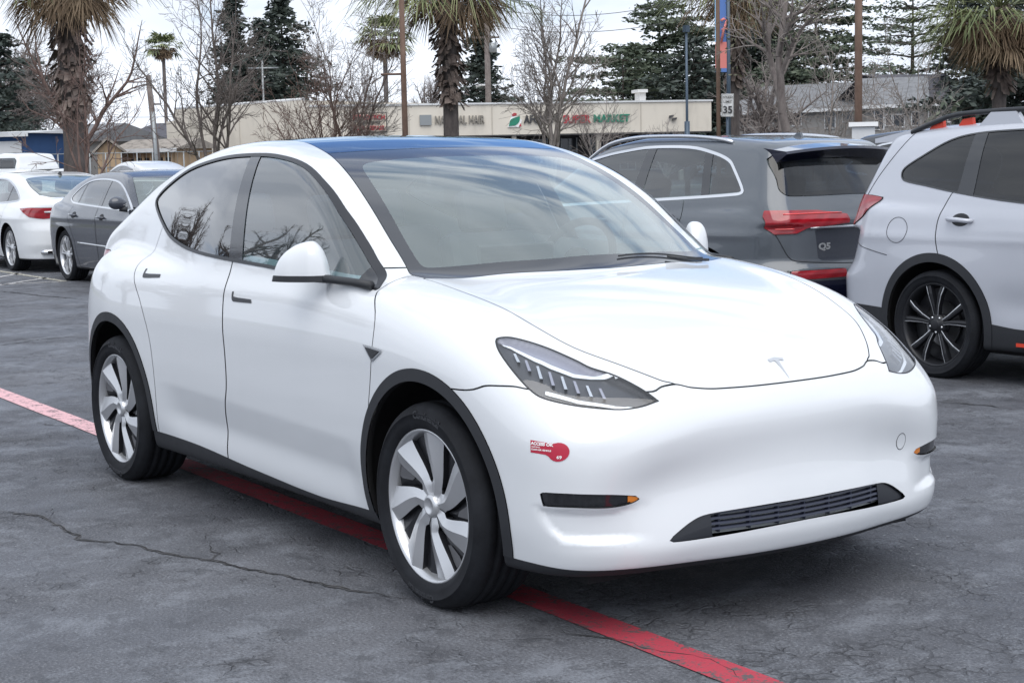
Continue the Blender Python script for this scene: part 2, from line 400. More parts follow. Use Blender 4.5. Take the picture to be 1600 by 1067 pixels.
def mat(name, col, rough=.5, metal=0, coat=0, spec=.5, emit=None, **k):
    m = bpy.data.materials.new(name); m.use_nodes = True; b = m.node_tree.nodes['Principled BSDF']
    b.inputs['Base Color'].default_value = (*col, 1); b.inputs['Roughness'].default_value = rough; b.inputs['Metallic'].default_value = metal
    b.inputs['Coat Weight'].default_value = coat; b.inputs['Coat Roughness'].default_value = .03; b.inputs['Specular IOR Level'].default_value = spec
    if emit: b.inputs['Emission Color'].default_value = (*emit[0], 1); b.inputs['Emission Strength'].default_value = emit[1]
    return m
class NT:
    def __init__(s, m): s.t = m.node_tree; s.b = s.t.nodes['Principled BSDF']
    def n(s, ty, ins=None, **k):
        x = s.t.nodes.new(ty)
        for a, b in k.items(): setattr(x, a, b)
        for a, b in (ins or {}).items():
            if isinstance(b, bpy.types.NodeSocket): s.t.links.new(b, x.inputs[a])
            else: x.inputs[a].default_value = b
        return x
    def ramp(s, fac, stops):
        r = s.t.nodes.new('ShaderNodeValToRGB'); s.t.links.new(fac, r.inputs[0]); e = r.color_ramp.elements
        while len(e) < len(stops): e.new(.5)
        for q, (p, c) in zip(e, stops): q.position = p; q.color = (*c, 1) if hasattr(c, '__len__') else (c, c, c, 1)
        return r.outputs[0]
    def set(s, inp, sock): s.t.links.new(sock, s.b.inputs[inp])
    def bump(s, h, strength=.3, dist=.01): s.set('Normal', s.n('ShaderNodeBump', {'Height': h, 'Strength': strength, 'Distance': dist}).outputs[0])
    def obj(s): return s.n('ShaderNodeTexCoord').outputs['Object']
    def gen(s): return s.n('ShaderNodeTexCoord').outputs['Generated']
    def pos(s): return s.n('ShaderNodeNewGeometry').outputs['Position']
    def noise(s, scale, detail=4, vec=None, rough=.5, out='Fac', dist=0):
        i = {'Scale': scale, 'Detail': detail, 'Roughness': rough, 'Distortion': dist}
        if vec is not None: i['Vector'] = vec
        return s.n('ShaderNodeTexNoise', i).outputs[0 if out == 'Fac' else 1]
    def scl(s, vec, sc, rot=(0, 0, 0), loc=(0, 0, 0)): return s.n('ShaderNodeMapping', {'Vector': vec, 'Scale': sc, 'Rotation': rot, 'Location': loc}).outputs[0]
    def mix(s, f, a, b, blend='MIX'):
        x = s.n('ShaderNodeMixRGB', blend_type=blend)
        for k, v in zip((0, 1, 2), (f, a, b)):
            if isinstance(v, bpy.types.NodeSocket): s.t.links.new(v, x.inputs[k])
            else: x.inputs[k].default_value = v if k == 0 else ((*v, 1) if hasattr(v, '__len__') else (v, v, v, 1))
        return x.outputs[0]
    def math(s, op, a, b=0, c=0):
        x = s.n('ShaderNodeMath', operation=op)
        for k, v in zip((0, 1, 2), (a, b, c)):
            if isinstance(v, bpy.types.NodeSocket): s.t.links.new(v, x.inputs[k])
            else: x.inputs[k].default_value = v
        return x.outputs[0]
def glass(name, tint, r0=.06, trans=1.0, sky_wash=0, gcol=(1, 1, 1), wet=0):
    """thin pane: tinted see-through plus mirror reflection that grows at grazing angles"""
    m = bpy.data.materials.new(name); m.use_nodes = True; t = m.node_tree; t.nodes.clear(); ns = t.nodes.new; L = t.links.new
    o = ns('ShaderNodeOutputMaterial'); tr = ns('ShaderNodeBsdfTransparent'); tr.inputs[0].default_value = (*tint, 1)
    gl = ns('ShaderNodeBsdfGlossy'); gl.inputs['Roughness'].default_value = .015; gl.inputs[0].default_value = (*gcol, 1)
    lw = ns('ShaderNodeLayerWeight'); lw.inputs[0].default_value = .5
    p = ns('ShaderNodeMath'); p.operation = 'POWER'; L(lw.outputs['Facing'], p.inputs[0]); p.inputs[1].default_value = 3.2
    q = ns('ShaderNodeMath'); q.operation = 'MULTIPLY_ADD'; L(p.outputs[0], q.inputs[0]); q.inputs[1].default_value = 1 - r0; q.inputs[2].default_value = r0
    a = ns('ShaderNodeMixShader'); L(q.outputs[0], a.inputs[0]); L(tr.outputs[0], a.inputs[1]); L(gl.outputs[0], a.inputs[2])
    last = a.outputs[0]
    if sky_wash:
        d = ns('ShaderNodeBsdfDiffuse'); d.inputs[0].default_value = (.66, .82, .80, 1); b = ns('ShaderNodeMixShader'); b.inputs[0].default_value = sky_wash  # pale green diffuse mixed in, imitating sky reflection washing over the pane
        L(last, b.inputs[1]); L(d.outputs[0], b.inputs[2]); last = b.outputs[0]
    L(last, o.inputs[0]); return m

def plastic(name, col, rough=.55, sc=900):
    m = mat(name, col, rough); t = NT(m); t.bump(t.noise(sc, 2, t.obj()), .15, .001)
    t.set('Roughness', t.ramp(t.noise(7, 4, t.obj()), [(.3, rough-.08), (.7, rough+.1)])); return m
def paint(name, col, metal=0, rough=.35, dirt=.06, flake=False):
    m = mat(name, col, rough, metal, 1.0); t = NT(m)
    n = t.noise(3.5, 5, t.obj(), .6); sp = t.noise(60, 3, t.obj())
    c = t.mix(t.math('MULTIPLY', t.ramp(n, [(.45, 0.), (.75, 1.)]), dirt), col, tuple(x*.6 for x in col))
    t.set('Base Color', c)
    t.set('Coat Roughness', t.ramp(sp, [(.4, .02), (.8, .06)]))
    if flake:
        fl = t.n('ShaderNodeTexVoronoi', {'Vector': t.obj(), 'Scale': 900.}).outputs['Color']
        t.set('Roughness', t.ramp(fl, [(0, rough-.1), (1, rough+.12)]))
    return m
M_BLK = plastic('black_plastic', (.022, .024, .028), .5)
M_CLAD = plastic('grey_black_cladding', (.022, .024, .029), .65)
M_GLOSS = mat('gloss_black', (.008, .009, .012), .08, coat=1)
M_TRIM = mat('dark_satin_trim', (.04, .042, .048), .35, .5)
M_DARK = mat('underbody_dark', (.008, .008, .01), .9)
M_CHROME = mat('chrome', (.72, .73, .75), .16, 1)
M_SILVER = mat('silver_wheel', (.60, .61, .63), .30, .75)
M_DGREY = mat('dark_wheel_grey', (.018, .019, .023), .4, .2)
M_RED = mat('red_lamp', (.45, .01, .02), .12, coat=1)
_t = NT(M_RED); _w = _t.n('ShaderNodeTexWave', {'Vector': _t.scl(_t.obj(), (1, 1, 1), (.5, .3, .2)), 'Scale': 5., 'Distortion': 2.5, 'Detail': 1.}, bands_direction='Z')
_t.set('Base Color', _t.ramp(_w.outputs[0], [(.2, (.26, .004, .010)), (.95, (.34, .008, .016))]))
M_WHITE = mat('white_print', (.85, .85, .85), .5)
M_REDP = mat('red_print', (.45, .02, .05), .4)
M_CABIN = mat('cabin_grey', (.42, .44, .44), .85)
M_SEAT = mat('seat_black', (.05, .05, .052), .6)
M_LENS = glass('lamp_lens', (.93, .95, .97), .05)
M_GW = glass('windshield_glass', (.82, .92, .90), .12, sky_wash=.10)
M_GS = glass('side_glass', (.62, .80, .84), .14, sky_wash=.02)
M_GD = glass('privacy_glass', (.07, .08, .10), .055)
M_GR = glass('roof_glass', (.30, .36, .46), .12, gcol=(.72, .86, 1.0))
def tyre_mat(name='tyre_rubber'):
    m = mat(name, (.014, .015, .018), .8, spec=.3); t = NT(m); uv = t.n('ShaderNodeUVMap').outputs[0]
    sx = t.n('ShaderNodeSeparateXYZ', {0: uv}); u, v = sx.outputs[0], sx.outputs[1]
    w = t.math('PINGPONG', t.math('ADD', t.math('MULTIPLY', u, 78.), t.math('MULTIPLY', v, 1.5)), .5)
    blk = t.math('GREATER_THAN', w, .09)
    tread = t.math('MULTIPLY', t.math('GREATER_THAN', v, .27), t.math('LESS_THAN', v, .73))
    h = t.math('ADD', t.math('MULTIPLY', blk, tread), t.math('MULTIPLY', t.noise(40, 3, t.obj()), .15))
    t.bump(h, 1.0, .012)
    t.set('Base Color', t.ramp(t.noise(9, 5, t.obj()), [(.35, (.007, .008, .011)), (.7, (.016, .018, .023))]))
    return m
M_TYRE = tyre_mat()

def tyre(parent, R, rr, w, name='tyre'):
    """tyre as a lathe about y with real grooves; uv = (turn, across)"""
    h = w/2; s = R - rr
    prof = [(rr-.004, -h+.025), (rr+.004, -h+.012), (rr+.012, -h+.006), (rr+s*.30, -h-.003), (rr+s*.55, -h-.001), (rr+s*.56, -h-.0035), (rr+s*.60, -h-.0035), (rr+s*.62, -h+.001), (rr+s*.82, -h+.011), (R-.009, -h+.022), (R-.003, -h+.036)]
    g0 = -h + .052; ww = w - .104
    for i in range(4):
        c = g0 + ww*(i+.5)/4
        prof += [(R-.0005, c-.012), (R-.0085, c-.0045-.001), (R-.0085, c+.0045), (R-.0005, c+.012)] if 0 else [(R, c-.009), (R-.009, c-.006), (R-.009, c+.004), (R, c+.007)]
    prof += [(r, -y) for r, y in prof[:11]][::-1]
    n = 96; k = len(prof); V = []; F = []; UV = []
    L = np.concatenate([[0], np.cumsum(np.hypot(*np.diff(np.array(prof), axis=0).T))]); L /= L[-1]
    for i in range(n):
        a = 2*math.pi*i/n
        for r, y in prof: V.append((r*math.cos(a), y, r*math.sin(a)))
    for i in range(n):
        j = (i+1) % n
        for q in range(k-1):
            F.append((i*k+q, j*k+q, j*k+q+1, i*k+q+1)); UV += [(i/n, L[q]), ((i+1)/n, L[q]), ((i+1)/n, L[q+1]), (i/n, L[q+1])]
    me = bpy.data.meshes.new(name); me.from_pydata(V, [], F); me.materials.append(M_TYRE)
    uvl = me.uv_layers.new(name='UVMap')
    for i, q in enumerate(UV): uvl.data[i].uv = q
    me.polygons.foreach_set('use_smooth', [True]*len(F)); me.update()
    me.flip_normals() if me.polygons[0].normal.dot(Vector(me.vertices[0].co)) > 1e9 else None
    return link(name, me, parent)

def text_mesh(s, size, font=None, bold=0, extrude=.002, align='CENTER', shear=0, xs=1):
    cu = bpy.data.curves.new('t', 'FONT'); cu.body = s; cu.size = size; cu.align_x = align; cu.align_y = 'CENTER'
    cu.extrude = extrude; cu.offset = bold; cu.shear = shear; cu.resolution_u = 3
    o = bpy.data.objects.new('t', cu); COL.objects.link(o)
    dg = bpy.context.evaluated_depsgraph_get(); me = bpy.data.meshes.new_from_object(o.evaluated_get(dg))
    V = [(v.co.x*xs, v.co.y, v.co.z) for v in me.vertices]; F = [tuple(p.vertices) for p in me.polygons]
    bpy.data.objects.remove(o); bpy.data.curves.remove(cu); bpy.data.meshes.remove(me)
    return V, F
def text_obj(name, s, size, m, parent, origin, ex, ey, **k):
    """text lying in the plane spanned by ex, ey at origin"""
    V, F = text_mesh(s, size, **k); ex, ey = Vector(ex).normalized(), Vector(ey).normalized(); ez = ex.cross(ey); o = Vector(origin)
    g = G(); g.add([o + ex*x + ey*y + ez*z for x, y, z in V], F); return g.build(name, m, parent)
# ---------------------------------------------------------------- car building helpers
def drape(f, P, d, span=.6):
    """move points along direction d (from outside) until they meet the surface f=0"""
    d = np.array(d, float); d /= np.linalg.norm(d); P = np.array(P, float) - d*span
    t = np.zeros(len(P))
    for _ in range(140):
        v = f(P + d*t[:, None]); t += np.clip(v*.7, -.01, .03)
    Q = P + d*t[:, None]; g = grad(f, Q); g /= np.linalg.norm(g, axis=1)[:, None]
    return Q, g
def patch(f, poly, frame, d, off=.001, h=.012):
    """fine draped patch with the outline poly (2-D); frame(u, v) -> 3-D start points (arrays)"""
    from mathutils.geometry import delaunay_2d_cdt
    poly = np.array(poly, float); lo, hi = poly.min(0), poly.max(0)
    U, Vv = np.meshgrid(np.arange(lo[0], hi[0], h), np.arange(lo[1], hi[1], h)); q = np.stack([U.ravel(), Vv.ravel()], 1)
    q = q[sdf_poly(q, poly) < -h*.4]
    n = len(poly); pts = [Vector(p) for p in poly.tolist()] + [Vector(p) for p in q.tolist()]
    vs, es, fs, *_ = delaunay_2d_cdt(pts, [], [list(range(n))], 1, 1e-6)
    vs = np.array([tuple(v) for v in vs]); F = np.array([t for t in fs if len(t) == 3])
    P = frame(vs[:, 0], vs[:, 1]); Q, N = drape(f, P, d)
    a = np.cross(Q[F[:, 1]]-Q[F[:, 0]], Q[F[:, 2]]-Q[F[:, 0]]); fl = (a*N[F[:, 0]]).sum(1) < 0
    F[fl] = F[fl][:, ::-1]
    return Msh(Q + N*off, N, F)
def fr_side(y): return lambda u, v: np.stack([u, 0*u + y, v], 1)
def fr_front(x): return lambda u, v: np.stack([0*u + x, u, v], 1)
def fr_top(z): return lambda u, v: np.stack([u, v, 0*u + z], 1)
VIEW = dict(xz=lambda V: V[:, [0, 2]], yz=lambda V: V[:, [1, 2]], xy=lambda V: V[:, [0, 1]])
def pset(m, view, poly): return sdf_poly((VIEW[view] if isinstance(view, str) else view)(m.V), poly)
def circ_s(m, x, z, r, ymin=.5):
    s = np.hypot(m.V[:, 0]-x, m.V[:, 2]-z) - r
    return np.maximum(s, ymin - m.V[:, 1])
def carve(m, s, gap=.0):
    """-> inside, rest, with an open strip of width gap between them"""
    if gap: a, b = split(m, s + gap/2); return a, split(b, s_of(b, m, s, gap))[1]
    return split(m, s)
class Cut:
    """keeps the remaining skin and takes regions out of it"""
    def __init__(s, m): s.m = m
    def take(s, fn, gap=0):
        a, b = split(s.m, fn(s.m) + gap/2)
        if gap: b = split(b, fn(b) - gap/2)[1]
        s.m = b; return a

def well(f, parent, xc, zc, r, zbot, dep=.40, name='wheel_well', ox=0):
    """dark liner inside a wheel arch, both sides"""
    a0 = math.asin(max(-1, min(1, (zbot-zc)/r))); t = np.linspace(a0, math.pi-a0, 41)
    x, z = xc + r*np.cos(t), zc + r*np.sin(t)
    Q, N = drape(f, np.stack([x, 0*x+1.2, z], 1), (0, -1, 0), .3)
    y = Q[:, 1]
    rows = [(r, -.001), (r+.0005, -.022), (r+.03, -.03), (r+.03, -dep), (.06, -dep-.03)]
    for sg in (1, -1):
        V, F = [], []
        for rr, dy in rows:
            for i in range(len(t)):
                yy = y[i] + dy if dy > -.1 else .95 + dy
                V.append((xc - ox + rr*math.cos(t[i]), sg*yy, zc + rr*math.sin(t[i])))
        n = len(t)
        for k in range(len(rows)-1):
            for i in range(n-1): F.append((k*n+i, k*n+i+1, (k+1)*n+i+1, (k+1)*n+i))
        g = G(); g.add(V, F, 0, True); g.build(name, M_DARK, parent)

def spokes_rim(parent, R, style, face=-1, mats=None, w=.22, n=5, name='rim', col=None):
    """wheel centre drawn at outward side face*y; returns rim object. axis along y"""
    g = G(); s = face; o = w/2
    mats = mats or [M_SILVER, M_DGREY, M_CHROME]
    # barrel and lip
    g.lathe([(R-.002, s*(o-.006)), (R+.004, s*(o-.001)), (R-.004, s*(o+.0005)), (R-.010, s*(o-.006)), (R-.022, s*(o-.03)), (R-.03, s*(-o+.02)), (R, s*(-o))], 96, 0 if style != 'black' else 1)
    g.lathe([(R-.03, s*(o-.10)), (.02, s*(o-.115)), (.0, s*(o-.115))], 48, 1)
    g.lathe([(.15, s*(o-.085)), (.15, s*(o-.10)), (.05, s*(o-.08)), (.0, s*(o-.08))], 48, 3)   # brake disc
    def P(r, a, y): return (r*math.cos(a), s*(o-y), r*math.sin(a))
    if style == 'turbine':
        n = 7; st = 2*math.pi/n; ro, rm, ri = R-.008, R*.36, R*.11
        T = lambda r: (ro-r)/(ro-ri)
        sl = lambda r: rad(-17)*min(1, (ro-r)/(ro-rm))**1.9
        hw = lambda r: rad(11.5)*(r-rm)/(ro-rm) + rad(8.5)*(ro-r)/(ro-rm) if r > rm else max(0., rad(8.5)*(1 - ((rm-r)/(R*.07))**2))
        dish = lambda r: .002 + .016*T(r)**1.5
        rs = [ro, R*.9, R*.8, R*.7, R*.6, R*.5, R*.42, rm, R*.34, R*.32, R*.29, R*.24, R*.18, R*.14]; K = len(rs)
        for k in range(n):
            a = rad(110) + k*st
            def pt(r, u):
                lo, hi = a + sl(r) - hw(r), a - st + sl(r) + hw(r); cr_ = .36 + .2*T(r); f_ = u/cr_ if u < cr_ else (1-u)/(1-cr_)
                return P(r, lo + (hi-lo)*u, dish(r) + .020*(1-f_)*(1 - .5*T(r))*(1. if u > cr_ else .75))
            for us in ((0, .33, .66, 1.0), (1.0, 1.33, 1.66, 2.0)):
                V = []
                for r in rs:
                    cr_ = .36 + .2*T(r)
                    for u in us: V.append(pt(r, u*cr_ if u <= 1 else cr_ + (u-1)*(1-cr_)))
                g.add(V, [(i*4+j, i*4+j+1, (i+1)*4+j+1, (i+1)*4+j) for i in range(K-1) for j in range(3)], 0, True)
            for u in (0, 1):
                V = []
                for r in rs[:9]:
                    q0 = pt(r, u); V += [q0, (q0[0], q0[1] - s*.026, q0[2])]
                g.add(V, [(i*2, i*2+1, i*2+3, i*2+2) for i in range(8)], 1, True)
            V = []
            for r in (ro, R*.75, R*.5, R*.3):      # dark insert set back in the opening
                for u, dy in ((1.15, .040), (.4, .030), (-.15, .026), (-1.15, .034)): V.append(P(r, a + sl(r) + max(hw(r), .1)*u, dish(r) + dy))
            g.add(V, [(i*4+j, i*4+j+1, (i+1)*4+j+1, (i+1)*4+j) for i in range(3) for j in range(3)], 1)
            if k in (1, 4, 5): g.add([P(r, a + sl(r) + hw(r)*u, dish(r) + .023) for r, u in ((R*.9, -.8), (R*.9, .1), (R*.82, .25), (R*.6, .1), (R*.56, -.5), (R*.8, -.85))], [range(6)], 3)
        g.lathe([(R*.16, s*(o-.026)), (R*.155, s*(o-.014)), (R*.135, s*(o-.008)), (R*.115, s*(o-.005)), (R*.095, s*(o-.005)), (R*.08, s*(o-.011)), (0, s*(o-.010))], 56, 0)
    else:
        st = 2*math.pi/n
        for k in range(n):
            a = k*st + rad(18)
            for sg in ((1, -1) if style in ('split', 'black') else (0,)):
                w0, w1 = (rad(4.5), rad(16)) if sg else (rad(9), rad(20))
                da = sg*rad(13)
                V = []; rows = ((R-.012, a+da*1.0, w0, .012), (R*.75, a+da*.85, w0*1.15, .006), (R*.45, a+da*.62, w0*1.5, .012), (R*.2, a+da*.45, w1*.8, .022))
                for r, aa, hw, d in rows:
                    for u, dy in ((1, .035), (.75, .004), (.0, 0), (-.75, .004), (-1, .035)): V.append(P(r, aa + hw*u, d + dy))
                F = [(i*5+j, i*5+j+1, (i+1)*5+j+1, (i+1)*5+j) for i in range(3) for j in range(4)]
                g.add(V, F, 0 if style != 'black' else 1)
                if style == 'black':    # machined edge
                    V = []
                    for r, aa, hw, d in rows: V += [P(r, aa + hw*sg*.95, d-.001), P(r, aa + hw*sg*.62, d-.002)]
                    g.add(V, [(i*2, i*2+1, i*2+3, i*2+2) for i in range(3)], 0)
        g.lathe([(R*.26, s*(o-.045)), (R*.24, s*(o-.02)), (R*.14, s*(o-.016)), (R*.12, s*(o-.006)), (R*.1, s*(o-.004)), (0, s*(o-.004))], 40, 1 if style == 'black' else 0)
        for k in range(n):
            a = k*st + rad(18) + st/2; c = P(R*.19, a, .018)
            g.lathe([(.009, -.004*s), (.009, .003*s), (0, .003*s)], 8, 2, c=c)
    return g.build(name, [mats[0], mats[1], mats[2], M_DISC], parent)
M_DISC = mat('brake_steel', (.25, .25, .26), .4, .9)

def wheel(root, x, y, z, R, rr, w, style, steer=0, mats=None, n=5, rw=None):
    """wheel = hub part with tyre and rim below it; y sign decides the outer side"""
    g = G(); sgn = 1 if y > 0 else -1
    g.lathe([(.0, -.05), (.07, -.05), (.07, .05), (0, .05)], 24, 0)
    h = g.build('wheel', M_DGREY, root, (x, y, z)); h.rotation_euler = (0, 0, steer)
    tyre(h, R, rr, w)
    r = spokes_rim(h, rr, style, -1, mats, rw or w-.028, n)
    if sgn > 0: r.rotation_euler = (0, 0, math.pi)
    return h
# ---------------------------------------------------------------- the white electric crossover in front
P_EV = paint('white_car_paint', (.70, .722, .75), rough=.45, dirt=.04)
def mirror_pair(poly): return [(x, -y) for x, y in poly]
def build_ev():
    X0 = -1.445; OFF = (X0, 0, 0)
    root = thing('parked_car', 'glossy white five-door electric crossover in the foreground with black wheel arch trim', 'car', (X0, 0, 0))
    f = make_field(EV)
    def L(p): return (p[0]-X0, p[1], p[2])
    H = .0125
    m = mesh_field(f, (-4.0, -.04, .12), (1.0, 1.06, 1.70), H)
    C_ = Cut(m)
    pair = lambda name, a, mt, d=0, off=OFF: [npmesh(name, [(offset(q, d) if d else q, 0)], mt, root, off) for q in (a, mir(a)) if len(a)]
    both = lambda name, a, mt, d=0: npmesh(name, [(offset(a, d), 0), (offset(mir(a), d), 0)], mt, root, OFF)
    # wheel openings
    for xc in (0, -2.89): C_.take(lambda q: circ_s(q, xc, .36, .415))
    # windshield and roof glass (top view)
    gl = [(-.195, -.3), (-.195, 0), (-.225, .22), (-.30, .46), (-.355, .70), (-.45, .705), (-.52, .69), (-.697, .672), (-.872, .65), (-1.065, .618), (-1.267, .583), (-1.475, .558), (-1.66, .540), (-2.2, .53), (-2.62, .505), (-2.66, .3), (-2.68, 0), (-2.68, -.3)]
    gl = smooth_poly(gl, 5, True, (0, 4, 14, 17))
    top = lambda q, poly, k=0: np.maximum(pset(q, 'xy', poly), .93 - q.V[:, 2])
    g_all = C_.take(lambda q: top(q, gl), .004)
    clear = smooth_poly([(-.285, -.3), (-.285, 0), (-.303, .22), (-.375, .455), (-.455, .625), (-.50, .645), (-.713, .618), (-.948, .575), (-1.10, .535), (-1.135, .49), (-1.135, .40), (-1.11, .13), (-1.105, 0), (-1.105, -.3)], 5, True, (0, 13))
    gc = Cut(g_all)
    ws_clear = gc.take(lambda q: top(q, clear))
    ws = gc.take(lambda q: -(q.V[:, 0] + 1.25 + .20*q.V[:, 1]**2), .006)
    npmesh('windshield', [(ws_clear, 0), (mir(ws_clear), 0), (ws, 1), (mir(ws), 1)], [M_GW, M_GLOSS2], root, OFF)
    both('roof_glass', gc.m, M_GR)
    rg = smooth_poly([(-2.80, -.3), (-2.80, 0), (-2.79, .44), (-3.2, .44), (-3.5, .47), (-3.56, 0), (-3.56, -.3)], 4, True, (0, 2, 4, 6))
    both('rear_window', C_.take(lambda q: top(q, rg), .004), M_GLOSS2)
    # side windows
    dlo = [(-.446, 1.056), (-.56, 1.125), (-.675, 1.205), (-.835, 1.313), (-1.029, 1.419), (-1.264, 1.503), (-1.523, 1.542), (-1.783, 1.553), (-2.134, 1.543), (-2.503, 1.497), (-2.767, 1.414), (-2.87, 1.352), (-2.825, 1.305), (-2.623, 1.226), (-2.421, 1.168), (-2.117, 1.128), (-1.652, 1.105), (-1.233, 1.090), (-.701, 1.064), (-.452, 1.049)]
    dlo = smooth_poly(dlo, 5, True, (0, 19))
    sd = lambda q, poly, e=0: np.maximum(pset(q, 'xz', poly) + e, .5 - q.V[:, 1])
    d_all = C_.take(lambda q: sd(q, dlo)); dc = Cut(d_all)
    inner = dc.take(lambda q: sd(q, dlo, .014)); pair('window_trim', dc.m, M_TRIM, .003)
    ic = Cut(inner)
    pil = [(-1.663, 1.05), (-1.825, 1.6), (-1.735, 1.6), (-1.525, 1.05)]
    bp = ic.take(lambda q: pset(q, 'xz', pil)); pair('door_pillar', bp, M_GLOSS2, .001)
    sail = [(-.585, 1.0), (-.585, 1.30), (-.3, 1.30), (-.3, 1.0)]
    sl = ic.take(lambda q: pset(q, 'xz', sail)); pair('mirror_sail', sl, M_GLOSS, .001)
    fw = ic.take(lambda q: -1.68 - q.V[:, 0] + .0)
    pair('front_window', fw, M_GS, -.002)
    # small rear quarter divider is not visible: rear window glass is one dark pane
    pair('rear_door_window', ic.m, M_GSR, -.002)
    # lower cladding
    zs = spl([(-4, .30), (-3.4, .27), (-2.394, .293), (-2.072, .288), (-1.438, .256), (-.871, .238), (-.385, .256), (.3, .250), (.5, .245), (.7, .235), (1.0, .228)])
    cl = C_.take(lambda q: q.V[:, 2] - zs(q.V[:, 0])); both('sill_cladding', cl, M_CLAD)
    for xc in (0, -2.89):
        a = C_.take(lambda q: circ_s(q, xc, .36, .458)); pair('wheel_arch_trim', a, M_CLAD, .004)
        # keep trim thickness
    well(f, root, 0, .36, .415, .25, ox=X0); well(f, root, -2.89, .36, .415, .25, ox=X0)
    # hood, bumper, doors
    seam = spl([(0, .765), (.1, .765), (.3, .768), (.384, .777), (.431, .789), (.476, .785), (.516, .773), (.70, .782), (.848, .791), (.876, .798), (.917, .796), (.945, .772), (1.1, .76)])
    hood = smooth_poly([(1.2, -.3), (1.2, .25), (.756, .395), (.705, .431), (.678, .468), (.588, .543), (.449, .631), (.296, .671), (.161, .688), (-.101, .712), (-.275, .712), (-.36, .712), (-.36, -.3)], 5, True, (0, 1, 11, 12))
    hd = C_.take(lambda q: np.maximum(np.maximum(pset(q, 'xy', hood), seam(q.V[:, 1]) - q.V[:, 2]), .2 - q.N[:, 2]), .0038)
    both('hood', hd, P_EV)
    # headlamps
    n = np.array([.5, .5, .70]); n /= np.linalg.norm(n); u = np.array([.7071, -.7071, 0]); v = np.cross(u, n)
    lampP = np.array([(.280, .829, .927), (.276, .814, .936), (.301, .776, .934), (.391, .716, .909), (.498, .662, .868), (.544, .640, .847), (.602, .592, .825), (.674, .546, .787), (.729, .511, .745), (.718, .583, .729), (.691, .662, .728), (.626, .761, .742), (.549, .828, .763), (.491, .848, .791), (.409, .855, .844), (.325, .846, .893)])
    uv = lambda V: np.stack([V @ u, V @ v], 1)
    lp = smooth_poly(uv(lampP), 6, True, (8,))
    ls = lambda q, e=0: np.maximum(np.maximum(sdf_poly(uv(q.V), lp) + e, .15 - q.N @ n), .1 - q.V[:, 0])
    la = C_.take(lambda q: ls(q), .0)
    lc = Cut(la); lens = lc.take(lambda q: ls(q, .006)); pair('headlight_seal', lc.m, M_BLK, -.001)
    hl = pair('headlight', lens, M_LENS, .0)
    # lamp interior, densely draped so that its bands are crisp
    frame = lambda a, b: a[:, None]*u + b[:, None]*v + n*.9
    sdl = lambda q: sdf_poly(uv(q.V), lp)
    bowl = patch(f, lp, frame, -n, 0, .006)
    for i, par in enumerate(hl):
        fx = (lambda q: q) if i == 0 else mir
        w_ = uv(bowl.V); dd = -sdl(bowl)
        dep = .003 + .021*sstep(dd, .003, .016)
        bb = offset(bowl, -dep)
        sv = w_[:, 1] - (np.interp(w_[:, 0], lp_lo[0], lp_lo[1]) if 0 else 0)
        # bands measured from the lower/outer edge of the outline
        lowx = uv(lampP[[15, 14, 13, 12, 11, 10, 9, 8]]); lowx = lowx[np.argsort(lowx[:, 0])]
        upx = uv(lampP[[0, 1, 2, 3, 4, 5, 6, 7, 8]]); upx = upx[np.argsort(upx[:, 0])]
        lo_ = np.interp(w_[:, 0], lowx[:, 0], lowx[:, 1]); up_ = np.interp(w_[:, 0], upx[:, 0], upx[:, 1])
        c = Cut(Msh(bb.V, bb.N, bb.F)); 
        def hgt(q):
            w2 = uv(q.V + 0); lo2 = np.interp(w2[:, 0], lowx[:, 0], lowx[:, 1]); up2 = np.interp(w2[:, 0], upx[:, 0], upx[:, 1])
            return (w2[:, 1] - lo2)/np.maximum(up2 - lo2, .02), w2
        def strip(q):
            h, w2 = hgt(q); c1 = .17 + .0*w2[:, 0]; return np.maximum(np.abs(h - c1) - .035, np.maximum(-.20 - w2[:, 0], w2[:, 0] - .13))
        inn = lambda q: sdf_poly(uv(q.V), lp) + .007
        ds = c.take(lambda q: np.maximum(strip(q), inn(q)))
        def strip2(q):
            h, w2 = hgt(q); c1 = .68 + .27*np.clip((w2[:, 0]+.12)/.12, 0, 1); return np.maximum(np.abs(h - c1) - .04, np.maximum(-.37 - w2[:, 0], w2[:, 0] - .02))
        d2 = c.take(lambda q: np.maximum(strip2(q), inn(q)))
        def upper(q):
            h, w2 = hgt(q); return (.70 + .27*np.clip((w2[:, 0]+.12)/.12, 0, 1)) - h
        d3 = c.take(lambda q: np.maximum(np.maximum(upper(q), hgt(q)[1][:, 0] - .0), inn(q)))
        npmesh('lamp_bowl', [(fx(c.m), 0)], M_LBOWL, par, OFF)
        npmesh('light_strip', [(fx(offset(ds, .004)), 0), (fx(offset(d2, .005)), 0)], M_LSTRIP, par, OFF)
        npmesh('upper_reflector', [(fx(offset(d3, .003)), 0)], M_LUP, par, OFF)
        # reflector fins
        g = G()
        for k in range(8):
            uu = -.315 + k*.041; h0, h1 = .30, .56
            lo2 = np.interp(uu, lowx[:, 0], lowx[:, 1]); up2 = np.interp(uu, upx[:, 0], upx[:, 1])
            pts = []
            for hh, du in ((h0, .012), (h1, -.006), (h1, .002), (h0, .022)):
                pts.append((uu + du, lo2 + hh*(up2 - lo2)))
            pp = np.array(pts); Q, N = drape(f, frame(pp[:, 0], pp[:, 1]), -n)
            A = Q - N*.010; B = Q - N*.024
            Vv = np.concatenate([A, B])*( [1, 1, 1] if i == 0 else [1, -1, 1])
            g.add(Vv - np.array(OFF), [(0, 1, 5, 4), (2, 3, 7, 6), (1, 2, 6, 5)], 0)
            g.add(Vv[:4] - np.array(OFF) , [(0, 1, 2, 3)], 1 if k % 2 else 0)
        g.build('reflector_fin', [M_CHROME, M_LUP], par)
